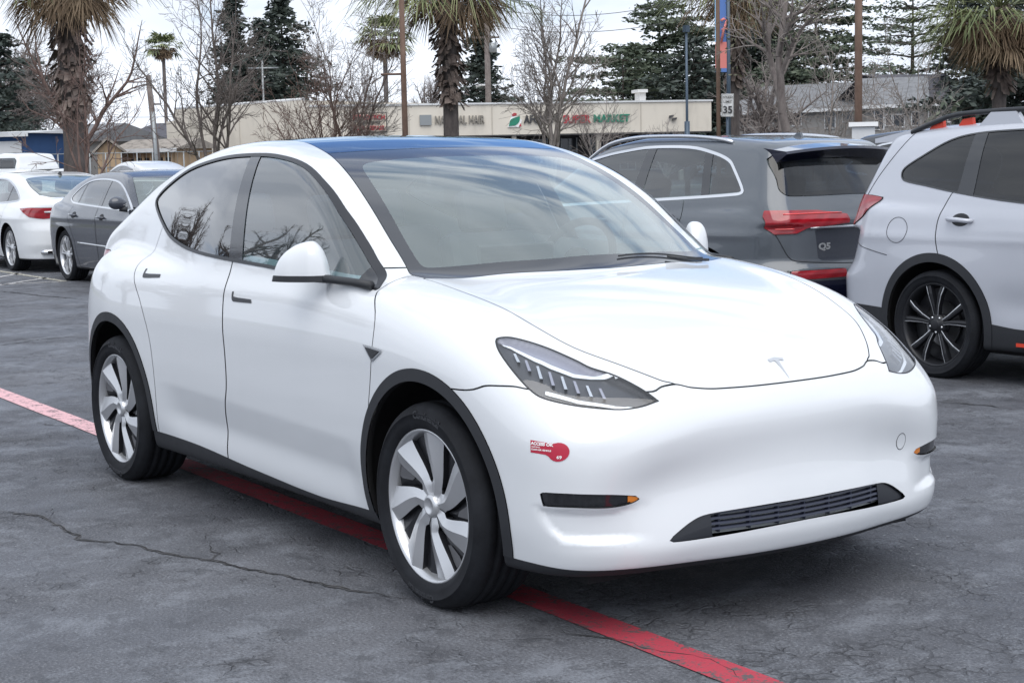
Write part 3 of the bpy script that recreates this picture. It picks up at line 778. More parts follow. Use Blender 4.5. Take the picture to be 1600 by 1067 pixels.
    # front bumper with fog slots and grille
    fog = smooth_poly([(.878, .483), (.82, .483), (.706, .475), (.600, .459), (.64, .440), (.707, .433), (.809, .438), (.872, .438)], 5, True, (0, 3, 7))
    fr = lambda q, poly, e=0: np.maximum(pset(q, 'yz', poly) + e, .35 - q.V[:, 0])
    fa = C_.take(lambda q: fr(q, fog)); fc = Cut(fa)
    am = fc.take(lambda q: np.maximum(fr(q, fog, .002), q.V[:, 1] - .655))
    for q in (fa and [fc.m, mir(fc.m)]): npmesh('fog_lamp', [(offset(q, -.006), 0)], M_GLOSS, root, OFF)
    for q in (am, mir(am)): npmesh('turn_signal', [(offset(q, -.003), 0)], M_AMBER, root, OFF)
    grp = [(-.2, .391), (0, .391), (.168, .391), (.384, .383), (.45, .365), (.53, .318), (.525, .308), (.41, .308), (.173, .317), (0, .320), (-.2, .320)]
    grs = smooth_poly(grp, 5, True, (0, 5, 10))
    ga = C_.take(lambda q: fr(q, grs)); gcut = Cut(ga)
    side_blank = gcut.take(lambda q: .375 - q.V[:, 1]); 
    pair('grille_surround', side_blank, M_GLOSS3, -.010)
    both('grille_back', gcut.m, M_DARK, -.055)
    g = G()
    for zc in (.331, .3475, .364, .3805):
        y = np.linspace(-.385, .385, 25); Q, N = drape(f, np.stack([0*y+1.0, y, 0*y+zc], 1), (-1, 0, 0), .3)
        V = []
        for q_ in Q:
            x = q_[0]; V += [(x-.014-X0, q_[1], zc+.0035), (x-.012-X0, q_[1], zc-.0035), (x-.05-X0, q_[1], zc-.002), (x-.05-X0, q_[1], zc+.006)]
        g.add(V, [(i*4+j, (i+1)*4+j, (i+1)*4+(j+1) % 4, i*4+(j+1) % 4) for i in range(24) for j in range(4)], 0)
    for yc in np.linspace(-.34, .34, 7):
        Q, N = drape(f, np.array([[1.0, yc, .35]]), (-1, 0, 0), .3); x = Q[0, 0]-X0
        g.box((x-.05, yc-.003, .318), (x-.018, yc+.003, .39))
    g.build('grille', M_GRL, root)
    # fog pocket recess line below the slot
    bp_ = C_.take(lambda q: np.maximum(q.V[:, 2] - seam(q.V[:, 1]), .15 - q.V[:, 0]), .005)
    both('front_bumper', bp_, P_EV)
    fd = smooth_poly([(-.436, 1.12), (-.436, 1.045), (-.335, .957), (-.327, .823), (-.363, .637), (-.401, .493), (-.461, .20), (-1.70, .20), (-1.68, .42), (-1.612, .58), (-1.608, .707), (-1.627, .866), (-1.638, .998), (-1.640, 1.12)], 4, True, (0, 1, 6, 7, 13))
    sdd = lambda q, p: np.maximum(pset(q, 'xz', p), .5 - q.V[:, 1])
    D1 = C_.take(lambda q: sdd(q, fd), .005)
    rd = smooth_poly([(-1.645, 1.12), (-1.643, .998), (-1.632, .866), (-1.613, .707), (-1.617, .58), (-1.685, .42), (-1.705, .20), (-2.45, .20), (-2.405, .35), (-2.387, .579), (-2.425, .754), (-2.52, .90), (-2.63, 1.0), (-2.67, 1.09), (-2.62, 1.25)], 4, True, (0, 6, 7, 14))
    D2 = C_.take(lambda q: sdd(q, rd), .005)
    d1 = pair('front_door', D1, P_EV); d2 = pair('rear_door', D2, P_EV)
    # rear lamps
    rl = smooth_poly([(-4.1, 1.03), (-3.55, 1.085), (-3.36, 1.07), (-3.42, 1.0), (-3.6, .93), (-4.1, .90)], 4, True, (0, 5))
    pair('tail_light', C_.take(lambda q: np.maximum(pset(q, 'xz', rl), .42 - q.V[:, 1]), .004), M_RED)
    both('body_shell', C_.m, P_EV)
    # inner liner so that gaps and windows look into a dark cabin
    fi = lambda P: f(P) + .035
    li = Cut(mesh_field(fi, (-3.75, -.05, .3), (.9, 1.06, 1.65), .025))
    li.take(lambda q: top(q, smooth_poly([(-.23, -.3), (-.23, 0), (-.33, .46), (-.42, .64), (-.6, .64), (-1.267, .56), (-1.66, .52), (-2.55, .49), (-2.6, -.3)], 3, True, (0, 7, 8))))
    li.take(lambda q: np.maximum(sd(q, dlo, .03), .45 - q.V[:, 1]))
    for xc in (0, -2.89): li.take(lambda q: circ_s(q, xc, .36, .46, .4))
    both('inner_liner', li.m, M_CABIN)
    # underbody
    g = G(); g.box((-3.55-X0, -.72, .17), (.62-X0, .72, .22)); g.build('underbody', M_DARK, root)
    # handles, marker camera, tow cap, sticker, emblem, charging details
    for sg, d in ((1, d1), (-1, d1)):
        pass
    def decal(name, poly, frm, d, mt, par, off=.0012, h=.01): return npmesh(name, [(patch(f, poly, frm, d, off, h), 0)], mt, par, OFF)
    hf = smooth_poly([(-1.560, .986), (-1.545, .988), (-1.540, .968), (-1.37, .966), (-1.363, .951), (-1.53, .948), (-1.552, .956)], 3, True, (0, 3, 4))
    for i, sg in enumerate((1, -1)):
        fry, dy = fr_side(1.2*sg), (0, -sg, 0)
        decal('door_handle', hf, fry, dy, M_TRIM, d1[i], .002)
        decal('door_handle', [(x - .985, z + .052 + (x+1.46)*.03) for x, z in hf], fry, dy, M_TRIM, d2[i], .002)
        decal('marker_camera', smooth_poly([(-.392, .868), (-.247, .861), (-.25, .850), (-.317, .812)], 3, True, (0, 1, 3)), fry, dy, M_CHROME, root, .004)
        decal('camera_window', smooth_poly([(-.370, .859), (-.262, .853), (-.318, .822)], 3, True, (0, 1, 2)), fry, dy, M_GLOSS, root, .006)
    t = np.linspace(0, 2*math.pi, 33)[:-1]; ring = [(.534+.024*math.cos(a), .503+.027*math.sin(a)) for a in t]
    for k in range(32):
        pass
    capm = patch(f, ring, fr_front(1.2), (-1, 0, 0), .0012, .008); npmesh('tow_cover', [(capm, 0)], P_EV, root, OFF)
    ro = np.array([(.534+.026*math.cos(a), .503+.029*math.sin(a)) for a in t]); Q, N = drape(f, fr_front(1.2)(ro[:, 0], ro[:, 1]), (-1, 0, 0), .6)
    g = G(); g.tube([tuple(p - np.array(OFF)) for p in np.concatenate([Q, Q[:1]])], .0012, 5, caps=False); g.build('tow_cover_seam', M_TRIM, root)
    # emblem on the nose
    em = [(-.062, .118), (0, .130), (.062, .118), (.056, .098), (.022, .106), (.014, .098), (.0, -.02), (-.014, .098), (-.022, .106), (-.056, .098)]
    s_ = .52; emb = [((a*s_*1.05), .765 - b*s_) for a, b in em]
    npmesh('emblem', [(patch(f, [(x, y) for y, x in emb], fr_top(1.5), (0, 0, -1), .0022, .006), 0)], M_SILVER, root, OFF)
    # clean air sticker
    def st_map(a, b): return (.562 + a*.106, .640 - .004*a + b)   # a along x 0..1, b height
    stp = [st_map(0, .004), st_map(.55, .0)] + [(.645 + .027*math.cos(q), .6115 + .029*math.sin(q)) for q in np.linspace(rad(115), rad(-150), 16)] + [st_map(.48, -.036), st_map(.02, -.034)]
    fd_ = lambda q, r: np.stack([q, 0*q - 1.25, r], 1)
    stk = npmesh('clean_air_sticker', [(patch(f, stp, fd_, (0, 1, 0), .0015, .006), 0)], M_REDP, root, OFF)
    def sticker_text(s, size, x, z, bold=.0006):
        V, F = text_mesh(s, size, bold=bold, extrude=0, align='LEFT'); V = np.array(V)
        P = np.stack([x + V[:, 0], 0*V[:, 0] - 1.25, z + V[:, 1] - V[:, 0]*.03], 1); Q, N = drape(f, P, (0, 1, 0)); Q = Q + N*.0030
        g = G(); g.add(Q - np.array(OFF), F); g.build('sticker_text', M_WHITE, stk)
    sticker_text('ACCESS OK', .0125, .566, .6345); sticker_text('CALIFORNIA', .005, .567, .6245, .0002)
    sticker_text('CLEAN AIR VEHICLE', .0068, .567, .6165, .0003); sticker_text('69', .013, .643, .596, .0004)
    Q, N = drape(f, np.array([(.644+.012*math.cos(a), -1.25, .596+.013*math.sin(a)) for a in t]), (0, 1, 0)); Q += N*.0022
    # mirrors
    for sg in (-1, 1):
        zt_ = spl([(-.2, 1.02), (0, 1.10), (.06, 1.155), (.16, 1.198), (.30, 1.220), (.5, 1.212), (.7, 1.190), (.86, 1.160), (.96, 1.125), (1.02, 1.09), (1.3, 1.0)])
        def mf(P):
            x, y, z = P[:, 0] + .755, np.abs(P[:, 1]) - .870, P[:, 2]
            t = (x*(-.79) + y*.614)/.225; q = x*.614 + y*.79 - .02
            zz = (z - 1.055)/np.maximum(zt_(t) - 1.055, .012)
            th = np.where(q > 0, .062, .045)*(.55 + .45*sstep(t, -.05, .3))*(1 - .45*sstep(t, .6, 1.05))
            e = np.maximum(np.abs(t - .5)/.545, 0)
            a = (np.abs(zz)**3.2 + np.abs(q/th)**2.6 + e**9)**(1/3.)
            return (a - 1)*.045
        V, Qd = surf_nets(mf, (-1.05, .78, 1.066), (-.60, 1.14, 1.26), .007); V, N = newton(mf, V, 2)
        F = np.concatenate([Qd[:, [0, 1, 2]], Qd[:, [0, 2, 3]]]); mm = Msh(V, N, F)
        nn = np.cross(V[F[:, 1]]-V[F[:, 0]], V[F[:, 2]]-V[F[:, 0]])
        if ((nn*N[F[:, 0]]).sum(1) < 0).mean() > .5: mm.F = F[:, ::-1].copy()
        lo, hi = split(mm, mm.V[:, 2] - 1.093)
        fx = mir if sg < 0 else (lambda q: q)
        qv = (hi.V[:, 0] + .755)*.614 + (np.abs(hi.V[:, 1]) - .870)*.79 - .02; gls, hi = split(hi, qv + .036)
        mo = npmesh('wing_mirror', [(fx(hi), 0)], P_EV, root, OFF); npmesh('mirror_glass', [(fx(gls), 0)], M_GLOSS, mo, OFF)
        npmesh('mirror_base', [(fx(lo), 0)], M_BLK, mo, OFF)
        g = G(); g.tube([(-.84-X0, sg*.95, 1.082), (-.72-X0, sg*.905, 1.080), (-.58-X0, sg*.878, 1.074), (-.475-X0, sg*.86, 1.066)], [.015, .016, .015, .017], 10, 0)
        g.build('mirror_arm', M_BLK, mo)
    # wiper
    y = np.linspace(.60, .10, 12); Q, N = drape(f, np.stack([-.362 + .19*(.60-y), y, 0*y + 1.5], 1), (0, 0, -1)); Q = Q + N*.008
    g = G(); g.tube([tuple(p - np.array(OFF)) for p in Q], .0035, 6)
    Q2, N = drape(f, np.array([(-.30, .58, 1.5), (-.30, .46, 1.5), (-.295, .36, 1.5)]), (0, 0, -1)); Q2 += N*.012
    g.tube([tuple(p - np.array(OFF)) for p in Q2], [.006, .005, .004], 6); g.build('wiper', M_BLK, root)
    # interior
    g = G(); g.box((-.95-X0, -.70, .80), (-.28-X0, .70, 1.035), bev=.05); g.build('dashboard', M_DASH, root)
    g = G(); g.box((-.84-X0, -.17, .955), (-.825-X0, .20, 1.165), bev=.005); g.box((-.823-X0, -.16, .965), (-.822-X0, .19, 1.155), 1); g.build('centre_screen', [M_BLK, M_GLOSS], root)
    g = G(); a = np.linspace(0, 2*math.pi, 40); tl = rad(22)
    g.tube([(-.92 - .185*math.sin(q)*math.sin(tl)*-1 - X0, .385 + .185*math.cos(q), 1.07 + .185*math.sin(q)*math.cos(tl)) for q in a], .017, 10, caps=False)
    for q in (0, math.pi, -math.pi/2): g.tube([(-.92-X0, .385, 1.07), (-.92 + .18*math.sin(q)*math.sin(tl) - X0, .385+.18*math.cos(q), 1.07+.18*math.sin(q)*math.cos(tl))], .016, 8)
    g.lathe([(.0, -.02), (.06, -.015), (.06, .02), (0, .02)], 20, 0, 'x', (-.92-X0, .385, 1.07)); g.build('steering_wheel', M_DARK, root)
    for nm, x, ys, w_ in (('front_seat', -1.45, (-.38, .38), .27), ('rear_seat', -2.35, (-.36, .36), .34)):
        for y in ys:
            g = G(); R_ = Matrix.Translation((x-X0, y, .60)) @ Matrix.Rotation(rad(-17), 4, 'Y')
            g.box((-.07, -w_*.9, 0), (.07, w_*.9, .60), 0, R_, .05); g.box((-.05, -.12, .60), (.05, .12, .80), 0, R_, .04)
            g.box((x-X0, y-w_, .45), (x+.5-X0, y+w_, .62), 0, None, .05); g.build(nm, M_SEAT, root)
    # wheels
    for x in (0, -2.89):
        for sg in (-1, 1):
            wh = wheel(root, x-X0, sg*.817, .3475, .353, .262, .262, 'turbine')
            if sg < 0:
                V, F = text_mesh('Continental', .036, bold=.001, extrude=.0015); ty = [c for c in wh.children if c.name.startswith('tyre')][0]
                for mid in (rad(84), rad(264)):
                    P = []; g = G()
                    for a_, b_, c_ in V:
                        th = mid - a_/.315; rr_ = .311 + b_; P.append((rr_*math.cos(th), -.1322 - c_, rr_*math.sin(th)))
                    g.add(P, F); g.build('tyre_lettering', M_TYL, ty)
    return root
M_GLOSS2 = mat('black_glass_frit', (.035, .038, .045), .12, coat=.6)
M_GLOSS3 = mat('grille_blank', (.012, .014, .02), .3, coat=.3)
M_GRL = mat('grille_slat', (.03, .035, .06), .35)
M_GSR = glass('rear_side_glass', (.10, .12, .14), .16)
M_TYL = mat('tyre_letter_rubber', (.03, .032, .038), .4)
M_AMBER = mat('amber_lens', (.65, .20, .02), .2, coat=1)
M_LBOWL = mat('lamp_bowl', (.07, .072, .08), .3, .5)
M_LSTRIP = mat('lamp_light_strip', (.85, .87, .9), .15, coat=1)
M_LUP = mat('lamp_reflector', (.34, .34, .40), .25, .3)
M_DASH = mat('dashboard_top', (.16, .165, .165), .8)
ev = build_ev()
# ---------------------------------------------------------------- ground
def ground():
    m = mat('asphalt', (.09, .09, .1), .85); t = NT(m); p = t.pos()
    big = t.noise(.35, 5, p, .6); med = t.noise(2.2, 6, p, .65); fine = t.noise(95, 3, p, .7); wav = t.noise(26, 5, t.scl(p, (1, 1, 1)), .65, dist=1.5)
    c = t.ramp(big, [(.30, (.075, .080, .096)), (.5, (.112, .118, .136)), (.72, (.155, .160, .178))])
    c = t.mix(t.ramp(med, [(.52, 0.), (.68, .55)]), c, (.05, .051, .058))
    c = t.mix(t.ramp(wav, [(.57, 0.), (.63, .28)]), c, (.19, .19, .20))
    c = t.mix(t.ramp(fine, [(.32, .7), (.55, 0.)]), c, (.028, .029, .034))
    c = t.mix(t.ramp(fine, [(.60, 0.), (.70, .75)]), c, (.32, .33, .35))
    # fine web of short dark cracks where the surface is tired, and paler dry streaks
    vv = t.n('ShaderNodeTexVoronoi', {'Vector': t.mix(.10, p, t.noise(9, 3, p, out='Color')), 'Scale': 15.}, feature='DISTANCE_TO_EDGE').outputs[0]
    web = t.math('MULTIPLY', t.ramp(vv, [(.0, 1.), (.05, .7), (.10, 0.)]), t.math('MULTIPLY', t.ramp(t.noise(1.1, 6, p, .7), [(.47, 0.), (.60, 1.)]), t.ramp(t.noise(7, 3, p), [(.42, 0.), (.56, 1.)])))
    c = t.mix(t.math('MULTIPLY', web, .5), c, (.03, .031, .038))
    st = t.math('ADD', t.math('MULTIPLY', t.noise(2.6, 9, t.scl(p, (1, .7, 1), (0, 0, .5)), .78), .8), t.math('MULTIPLY', fine, .2)); c = t.mix(t.ramp(st, [(.50, 0.), (.60, .6)]), c, (.22, .235, .265)); c = t.mix(t.ramp(t.noise(6.5, 9, t.scl(p, (.7, 1, 1), (0, 0, .9), (3, 1, 0)), .78), [(.53, 0.), (.59, .6)]), c, (.055, .058, .068))
    t.set('Base Color', c)
    t.set('Roughness', t.ramp(t.noise(1.3, 5, p, .6), [(.40, .45), (.58, .85)]))
    h = t.math('SUBTRACT', t.math('ADD', t.math('MULTIPLY', fine, .6), t.math('MULTIPLY', wav, .5)), web); t.bump(h, 1.0, .012)
    n = 61; g = G(); xs = np.linspace(-1, 1, n); xs = np.sign(xs)*np.abs(xs)**2.5*900
    V = [(x, y, 0) for x in xs for y in xs]; F = [(i*n+j, (i+1)*n+j, (i+1)*n+j+1, i*n+j+1) for i in range(n-1) for j in range(n-1)]
    g.add(V, F); o = g.build('ground', m); tag(o, kind='structure'); 
    return m
M_ASPH = ground()
# ---------------------------------------------------------------- profiles of the other cars
def arch_flare(c0, c1, a=.02, wdt=.42): return lambda x, y, z: a*bump(x, c0, wdt)*sstep(z, 1.0, .7) + a*bump(x, c1, wdt)*sstep(z, 1.0, .7)
SUVD = dict(  # dark grey suv with wide hatch
    Wz=[(0,.84),(.2,.86),(.35,.885),(.5,.898),(.7,.912),(.86,.915),(.93,.905),(1.0,.89),(1.08,.86),(1.3,.74)],
    Wx=[(-4,-.08),(-3.7,-.04),(-3.3,-.01),(-2.8,0),(-1.4,-.006),(0,0),(.4,-.03),(.9,-.1)],
    Xf=[(0,.78),(.3,.84),(.6,.86),(.8,.82),(1.0,.7)], Xr=[(0,-3.54),(.25,-3.58),(.42,-3.67),(.60,-3.68),(.72,-3.62),(.86,-3.625),(.99,-3.62),(1.06,-3.57),(1.2,-3.50),(1.45,-3.38),(1.8,-3.18)],
    fr=(.2,.3), rr=(.13,.34), Tc=[(-4,1.14),(-3.0,1.13),(-1.0,1.08),(-.3,1.06),(.3,.99),(.7,.88),(.95,.7)], crown=[(-4,.05),(0,.06),(.9,.1)],
    Gw=[(.7,.95),(1.0,.878),(1.1,.855),(1.25,.79),(1.4,.725),(1.55,.65),(1.7,.55)],
    Gx=[(-4,-.14),(-3.5,-.08),(-3.0,-.03),(-2.2,0),(-1.0,0),(-.4,-.02),(.3,-.1)],
    Gt=[(-4,1.44),(-3.6,1.535),(-3.2,1.60),(-2.5,1.65),(-1.8,1.66),(-1.3,1.61),(-.9,1.47),(-.5,1.27),(-.1,1.06),(.3,.85)],
    gxmin=spl([(.8,-3.68),(1.0,-3.61),(1.2,-3.50),(1.4,-3.40),(1.55,-3.34),(1.9,-3.18)]), gar=.18, kr=.22,
    bow=[(-4,0),(-1.9,0),(-1.2,.15),(-.4,.3),(.3,.3)], gcrown=.05, kg=.10, kc=.10, kt=.10, kn=.2, ks=.04, zb=.20,
    extra=dict(side=lambda x, y, z: arch_flare(0, -2.82, .018)(x, y, z) + .010*bump(z, .90, .035) - .012*bump(z, .48, .10)*sstep(x, -.4, -.7)*sstep(x, -2.5, -2.2)))
SUVS = dict(  # silver wagon-like suv, upright
    Wz=[(0,.82),(.2,.84),(.35,.862),(.5,.872),(.7,.882),(.85,.884),(.95,.878),(1.05,.862),(1.15,.835),(1.4,.7)],
    Wx=[(-4,-.09),(-3.6,-.045),(-3.2,-.01),(-2.7,0),(-1.3,-.004),(0,0),(.4,-.03),(.9,-.1)],
    Xf=[(0,.82),(.3,.88),(.6,.90),(.85,.87),(1.05,.7)], Xr=[(0,-3.64),(.28,-3.68),(.42,-3.77),(.62,-3.78),(.75,-3.70),(.95,-3.64),(1.15,-3.57),(1.4,-3.47),(1.8,-3.3)],
    fr=(.2,.3), rr=(.13,.34), Tc=[(-4,1.20),(-3.0,1.17),(-1.0,1.12),(-.3,1.10),(.3,1.04),(.7,.95),(.95,.8)], crown=[(-4,.05),(0,.06),(.9,.1)],
    Gw=[(.7,.95),(1.0,.872),(1.12,.848),(1.3,.79),(1.5,.72),(1.62,.66),(1.8,.55)],
    Gx=[(-4,-.16),(-3.5,-.10),(-3.0,-.035),(-2.2,0),(-1.0,0),(-.4,-.02),(.3,-.1)],
    Gt=[(-4,1.53),(-3.6,1.595),(-3.2,1.65),(-2.5,1.69),(-1.6,1.70),(-1.1,1.64),(-.8,1.52),(-.45,1.31),(-.1,1.10),(.3,.88)],
    gxmin=spl([(.8,-3.66),(1.0,-3.60),(1.2,-3.535),(1.4,-3.44),(1.55,-3.37),(1.7,-3.30),(1.9,-3.2)]), gar=.12,
    bow=[(-4,0),(-1.9,0),(-1.2,.15),(-.4,.3),(.3,.3)], gcrown=.05, kg=.09, kc=.09, kt=.10, kn=.2, ks=.05, zb=.22,
    extra=dict(side=lambda x, y, z: arch_flare(0, -2.67, .022, .46)(x, y, z) + .008*bump(z, .93, .04) - .014*bump(z, .52, .10)*sstep(x, -.4, -.7)*sstep(x, -2.3, -2.0)))
SEDW = dict(  # white fastback sedan
    Wz=[(0,.84),(.2,.87),(.35,.90),(.5,.912),(.7,.915),(.82,.905),(.90,.88),(1.0,.82)],
    Wx=[(-4.2,-.10),(-3.7,-.05),(-3.2,-.01),(-2.8,0),(-1.4,-.01),(0,0),(.4,-.03),(.95,-.14)],
    Xf=[(0,.85),(.3,.93),(.55,.94),(.75,.85)], Xr=[(0,-3.86),(.25,-3.90),(.42,-3.98),(.6,-3.99),(.75,-3.96),(.95,-3.97),(1.1,-3.93)],
    fr=(.25,.3), rr=(.20,.42), Tc=[(-4.2,1.055),(-3.95,1.075),(-3.6,1.085),(-3.0,1.06),(-1.0,.98),(-.2,.97),(.3,.90),(.7,.80),(.95,.66)], crown=[(-4,.09),(0,.08),(.9,.1)],
    Gw=[(.7,.93),(.92,.862),(1.05,.80),(1.2,.72),(1.35,.62),(1.5,.5)],
    Gx=[(-4.2,-.20),(-3.6,-.12),(-3.0,-.04),(-2.2,0),(-1.0,0),(-.4,-.03),(.3,-.12)],
    Gt=[(-4.3,.90),(-3.8,1.07),(-3.4,1.20),(-3.0,1.31),(-2.5,1.405),(-2.0,1.445),(-1.6,1.45),(-1.2,1.41),(-.8,1.28),(-.4,1.11),(0,.95),(.3,.8)],
    bow=[(-4.2,-.3),(-2.6,-.15),(-1.9,0),(-1.2,.15),(-.4,.35),(.3,.35)], gcrown=.06, kg=.10, kc=.10, kt=.12, kn=.2, ks=.05, zb=.18, gfloor=.88, gxmin=spl([(.8,-3.8),(1.1,-3.75),(1.4,-3.5)]), gar=.25,
    extra=dict(side=lambda x, y, z: arch_flare(0, -2.83, .014)(x, y, z) + .008*bump(z, .78, .04)))
SEDG = dict(  # dark grey luxury sedan
    Wz=[(0,.84),(.2,.86),(.35,.89),(.5,.902),(.7,.912),(.85,.905),(.93,.88),(1.05,.82)],
    Wx=[(-4.2,-.10),(-3.7,-.05),(-3.2,-.01),(-2.85,0),(-1.4,-.01),(0,0),(.4,-.03),(.95,-.12)],
    Xf=[(0,.80),(.3,.88),(.55,.90),(.75,.85),(.9,.7)], Xr=[(0,-3.86),(.25,-3.90),(.45,-3.97),(.65,-3.98),(.85,-3.94),(1.0,-3.9)],
    fr=(.25,.3), rr=(.20,.40), Tc=[(-4.2,1.02),(-3.95,1.05),(-3.5,1.08),(-3.0,1.05),(-1.0,.99),(-.2,.985),(.3,.93),(.7,.84),(.95,.66)], crown=[(-4,.09),(0,.08),(.9,.1)],
    Gw=[(.7,.94),(.95,.862),(1.08,.80),(1.2,.735),(1.35,.64),(1.5,.52)],
    Gx=[(-4.2,-.20),(-3.6,-.12),(-3.0,-.05),(-2.2,0),(-1.0,0),(-.4,-.03),(.3,-.12)],
    Gt=[(-4.3,.80),(-3.8,1.01),(-3.4,1.19),(-3.0,1.33),(-2.5,1.42),(-2.0,1.455),(-1.5,1.45),(-1.1,1.39),(-.75,1.25),(-.35,1.06),(0,.92),(.3,.8)],
    bow=[(-4.2,-.3),(-2.6,-.15),(-1.9,0),(-1.2,.15),(-.4,.35),(.3,.35)], gcrown=.06, kg=.10, kc=.10, kt=.12, kn=.2, ks=.05, zb=.18, gfloor=.88, gxmin=spl([(.8,-3.8),(1.1,-3.75),(1.4,-3.5)]), gar=.25,
    extra=dict(side=lambda x, y, z: arch_flare(0, -2.85, .016)(x, y, z) + .010*bump(z, .84, .035)))
# ---------------------------------------------------------------- the other cars
def half(m): return [(m, 0), (mir(m), 0)]
def build_car(name, label, cat, spec, O, phi, pnt, wb, dlo, trim=(.014, None), dividers=(), gm=None, ws=None, rear=None, gaps=(), lamps=(), arch=.40, az=.355, atrim=0, clad=None, R=.35, rr=.255, style='split', h=.022, group=None, z1=1.78, x0=-4.2, interior=True, wmats=None, seats=True, mirror=True, wn=5, view=(1, 1), fuel=None, tw=.235):
    X0 = -wb/2; OFF = (X0, 0, 0); a = rad(phi)
    root = thing(name, label, cat, (O[0] + X0*math.cos(a), O[1] + X0*math.sin(a), 0), a, group)
    f = make_field(spec); C_ = Cut(mesh_field(f, (x0, -.05, .12), (1.1, 1.1, z1), h))
    gm = gm or M_GD; sides = [s for s, on in ((1, view[0]), (-1, view[1])) if on]
    def pair(nm, q, mt, d=0, par=None):
        out = []
        for k, s in enumerate((1, -1)):
            qq = offset(q, d) if d else q
            if len(q): out.append(npmesh(nm, [(qq if s > 0 else mir(qq), 0)], mt, par[k] if par else root, OFF))
        return out
    both = lambda nm, q, mt, d=0: npmesh(nm, half(offset(q, d)), mt, root, OFF)
    for xc in (0, -wb): C_.take(lambda q: circ_s(q, xc, az, arch))
    sd = lambda q, p, e=0: np.maximum(pset(q, 'xz', p) + e, .5 - q.V[:, 1])
    d = C_.take(lambda q: sd(q, dlo)); dc = Cut(d); inner = dc.take(lambda q: sd(q, dlo, trim[0]))
    if trim[0] > 0: pair('window_trim', dc.m, trim[1] or M_TRIM, .003)
    ic = Cut(inner)
    for p in dividers: pair('door_pillar', ic.take(lambda q: pset(q, 'xz', p)), M_GLOSS, .001)
    pair('side_window', ic.m, gm, -.002)
    if ws is not None:
        q0 = C_.take(lambda q: np.maximum(np.maximum(pset(q, 'xy', ws), .9 - q.V[:, 2]), -2.2 - q.V[:, 0]), .004); both('windshield', q0, M_GW)
    if rear is not None:
        vw, p, cond, mt = rear
        q0 = C_.take(lambda q: np.maximum(pset(q, vw, p), cond(q)), .006); both('rear_window', q0, mt)
    if atrim:
        for xc in (0, -wb): pair('wheel_arch_trim', C_.take(lambda q: circ_s(q, xc, az, arch + atrim)), M_CLAD, .006)
    if clad is not None: both('lower_cladding', C_.take(lambda q: q.V[:, 2] - clad(q.V[:, 0])), M_CLAD, .003)
    for nm, vw, p, cond, mt, off in lamps:
        q0 = C_.take(lambda q: np.maximum(pset(q, vw, p), cond(q)), .004)
        if len(q0): (pair if q0.V[:, 1].min() > .03 else both)(nm, q0, mt, off)
    for nm, p, dx in gaps:
        D = pair(nm, C_.take(lambda q: sd(q, p), .008), pnt)
        if dx:
            for s, o in zip((1, -1), D):
                hx, hz = dx; g = G(); Q, N = drape(f, np.array([(hx, 1.2*s, hz), (hx + .20, 1.2*s, hz - .004)]), (0, -s, 0))
                c = (Q[0]+Q[1])/2; L_ = .105
                g.tube([(Q[0][0]-X0, Q[0][1], Q[0][2]), (Q[0][0]+.02-X0, Q[0][1]+s*.035, Q[0][2]+.004), (c[0]-X0, c[1]+s*.042, c[2]+.004), (Q[1][0]-.02-X0, Q[1][1]+s*.035, Q[1][2]), (Q[1][0]-X0, Q[1][1], Q[1][2])], [.012, .015, .016, .015, .012], 8)
                g.build('door_handle', pnt, o)
                rc = [(hx + .10 + .075*math.cos(t), hz + .042*math.sin(t)) for t in np.linspace(0, 2*math.pi, 20)[:-1]]
                npmesh('handle_recess', [(patch(f, rc, fr_side(1.2*s), (0, -s, 0), .0015, .02), 0)], M_CLAD, o, OFF)
    both('body_shell', C_.m, pnt)
    for xc in (0, -wb): well(f, root, xc, az, arch, .26, ox=X0)
    if interior:
        li = Cut(mesh_field(lambda P: f(P) + .045, (x0, -.05, .3), (1.0, 1.06, z1), max(.04, h)))
        li.take(lambda q: np.maximum(sd(q, dlo, .03), .4 - q.V[:, 1]))
        if ws is not None: li.take(lambda q: np.maximum(np.maximum(pset(q, 'xy', ws), .9 - q.V[:, 2]), -2.2 - q.V[:, 0]))
        if rear is not None and rear[3] is not M_GLOSS2: li.take(lambda q: np.maximum(pset(q, rear[0], rear[1]), rear[2](q)))
        for xc in (0, -wb): li.take(lambda q: circ_s(q, xc, az, arch + .05, .35))
        both('inner_liner', li.m, M_CABIN)
        for x in ((-1.45, -2.3) if seats else ()):
            for y in (-.37, .37):
                g = G(); R_ = Matrix.Translation((x-X0, y, .58)) @ Matrix.Rotation(rad(-15), 4, 'Y')
                g.box((-.07, -.25, 0), (.07, .25, .56), 0, R_, .05); g.box((-.05, -.13, .57), (.05, .13, .76), 0, R_, .05); g.build('seat', M_SEAT, root)
    g = G(); g.box((-wb-.6-X0, -.7, .18), (.6-X0, .7, .26)); g.build('underbody', M_DARK, root)
    if mirror:
        zm = mirror if not isinstance(mirror, bool) else 1.05
        for s in (1, -1):
            g = G(); bm = bmesh.new(); bmesh.ops.create_icosphere(bm, subdivisions=3, radius=1)
            V = [(v.co.x*.075*(1 if v.co.x > 0 else .5) - .62 - X0, s*(.97 + v.co.y*.115), zm + .02 + v.co.z*.078*(1 - .15*v.co.y*s)) for v in bm.verts]; F = [[v.index for v in q.verts] for q in bm.faces]; bm.free()
            g.add(V, F, 0, True); mo = g.build('wing_mirror', mirror_mat(pnt), root)
            g = G(); g.tube([(-.62-X0, s*.95, zm-.05), (-.58-X0, s*.86, zm-.06)], [.03, .035], 8); g.build('mirror_arm', M_BLK, mo)
    for x in (0, -wb):
        for s in (-1, 1): wheel(root, x-X0, s*(.89-tw/2), R-.006, R, rr, tw, style, 0, wmats, wn)
    return root, f, X0, OFF
def mirror_mat(p): return p
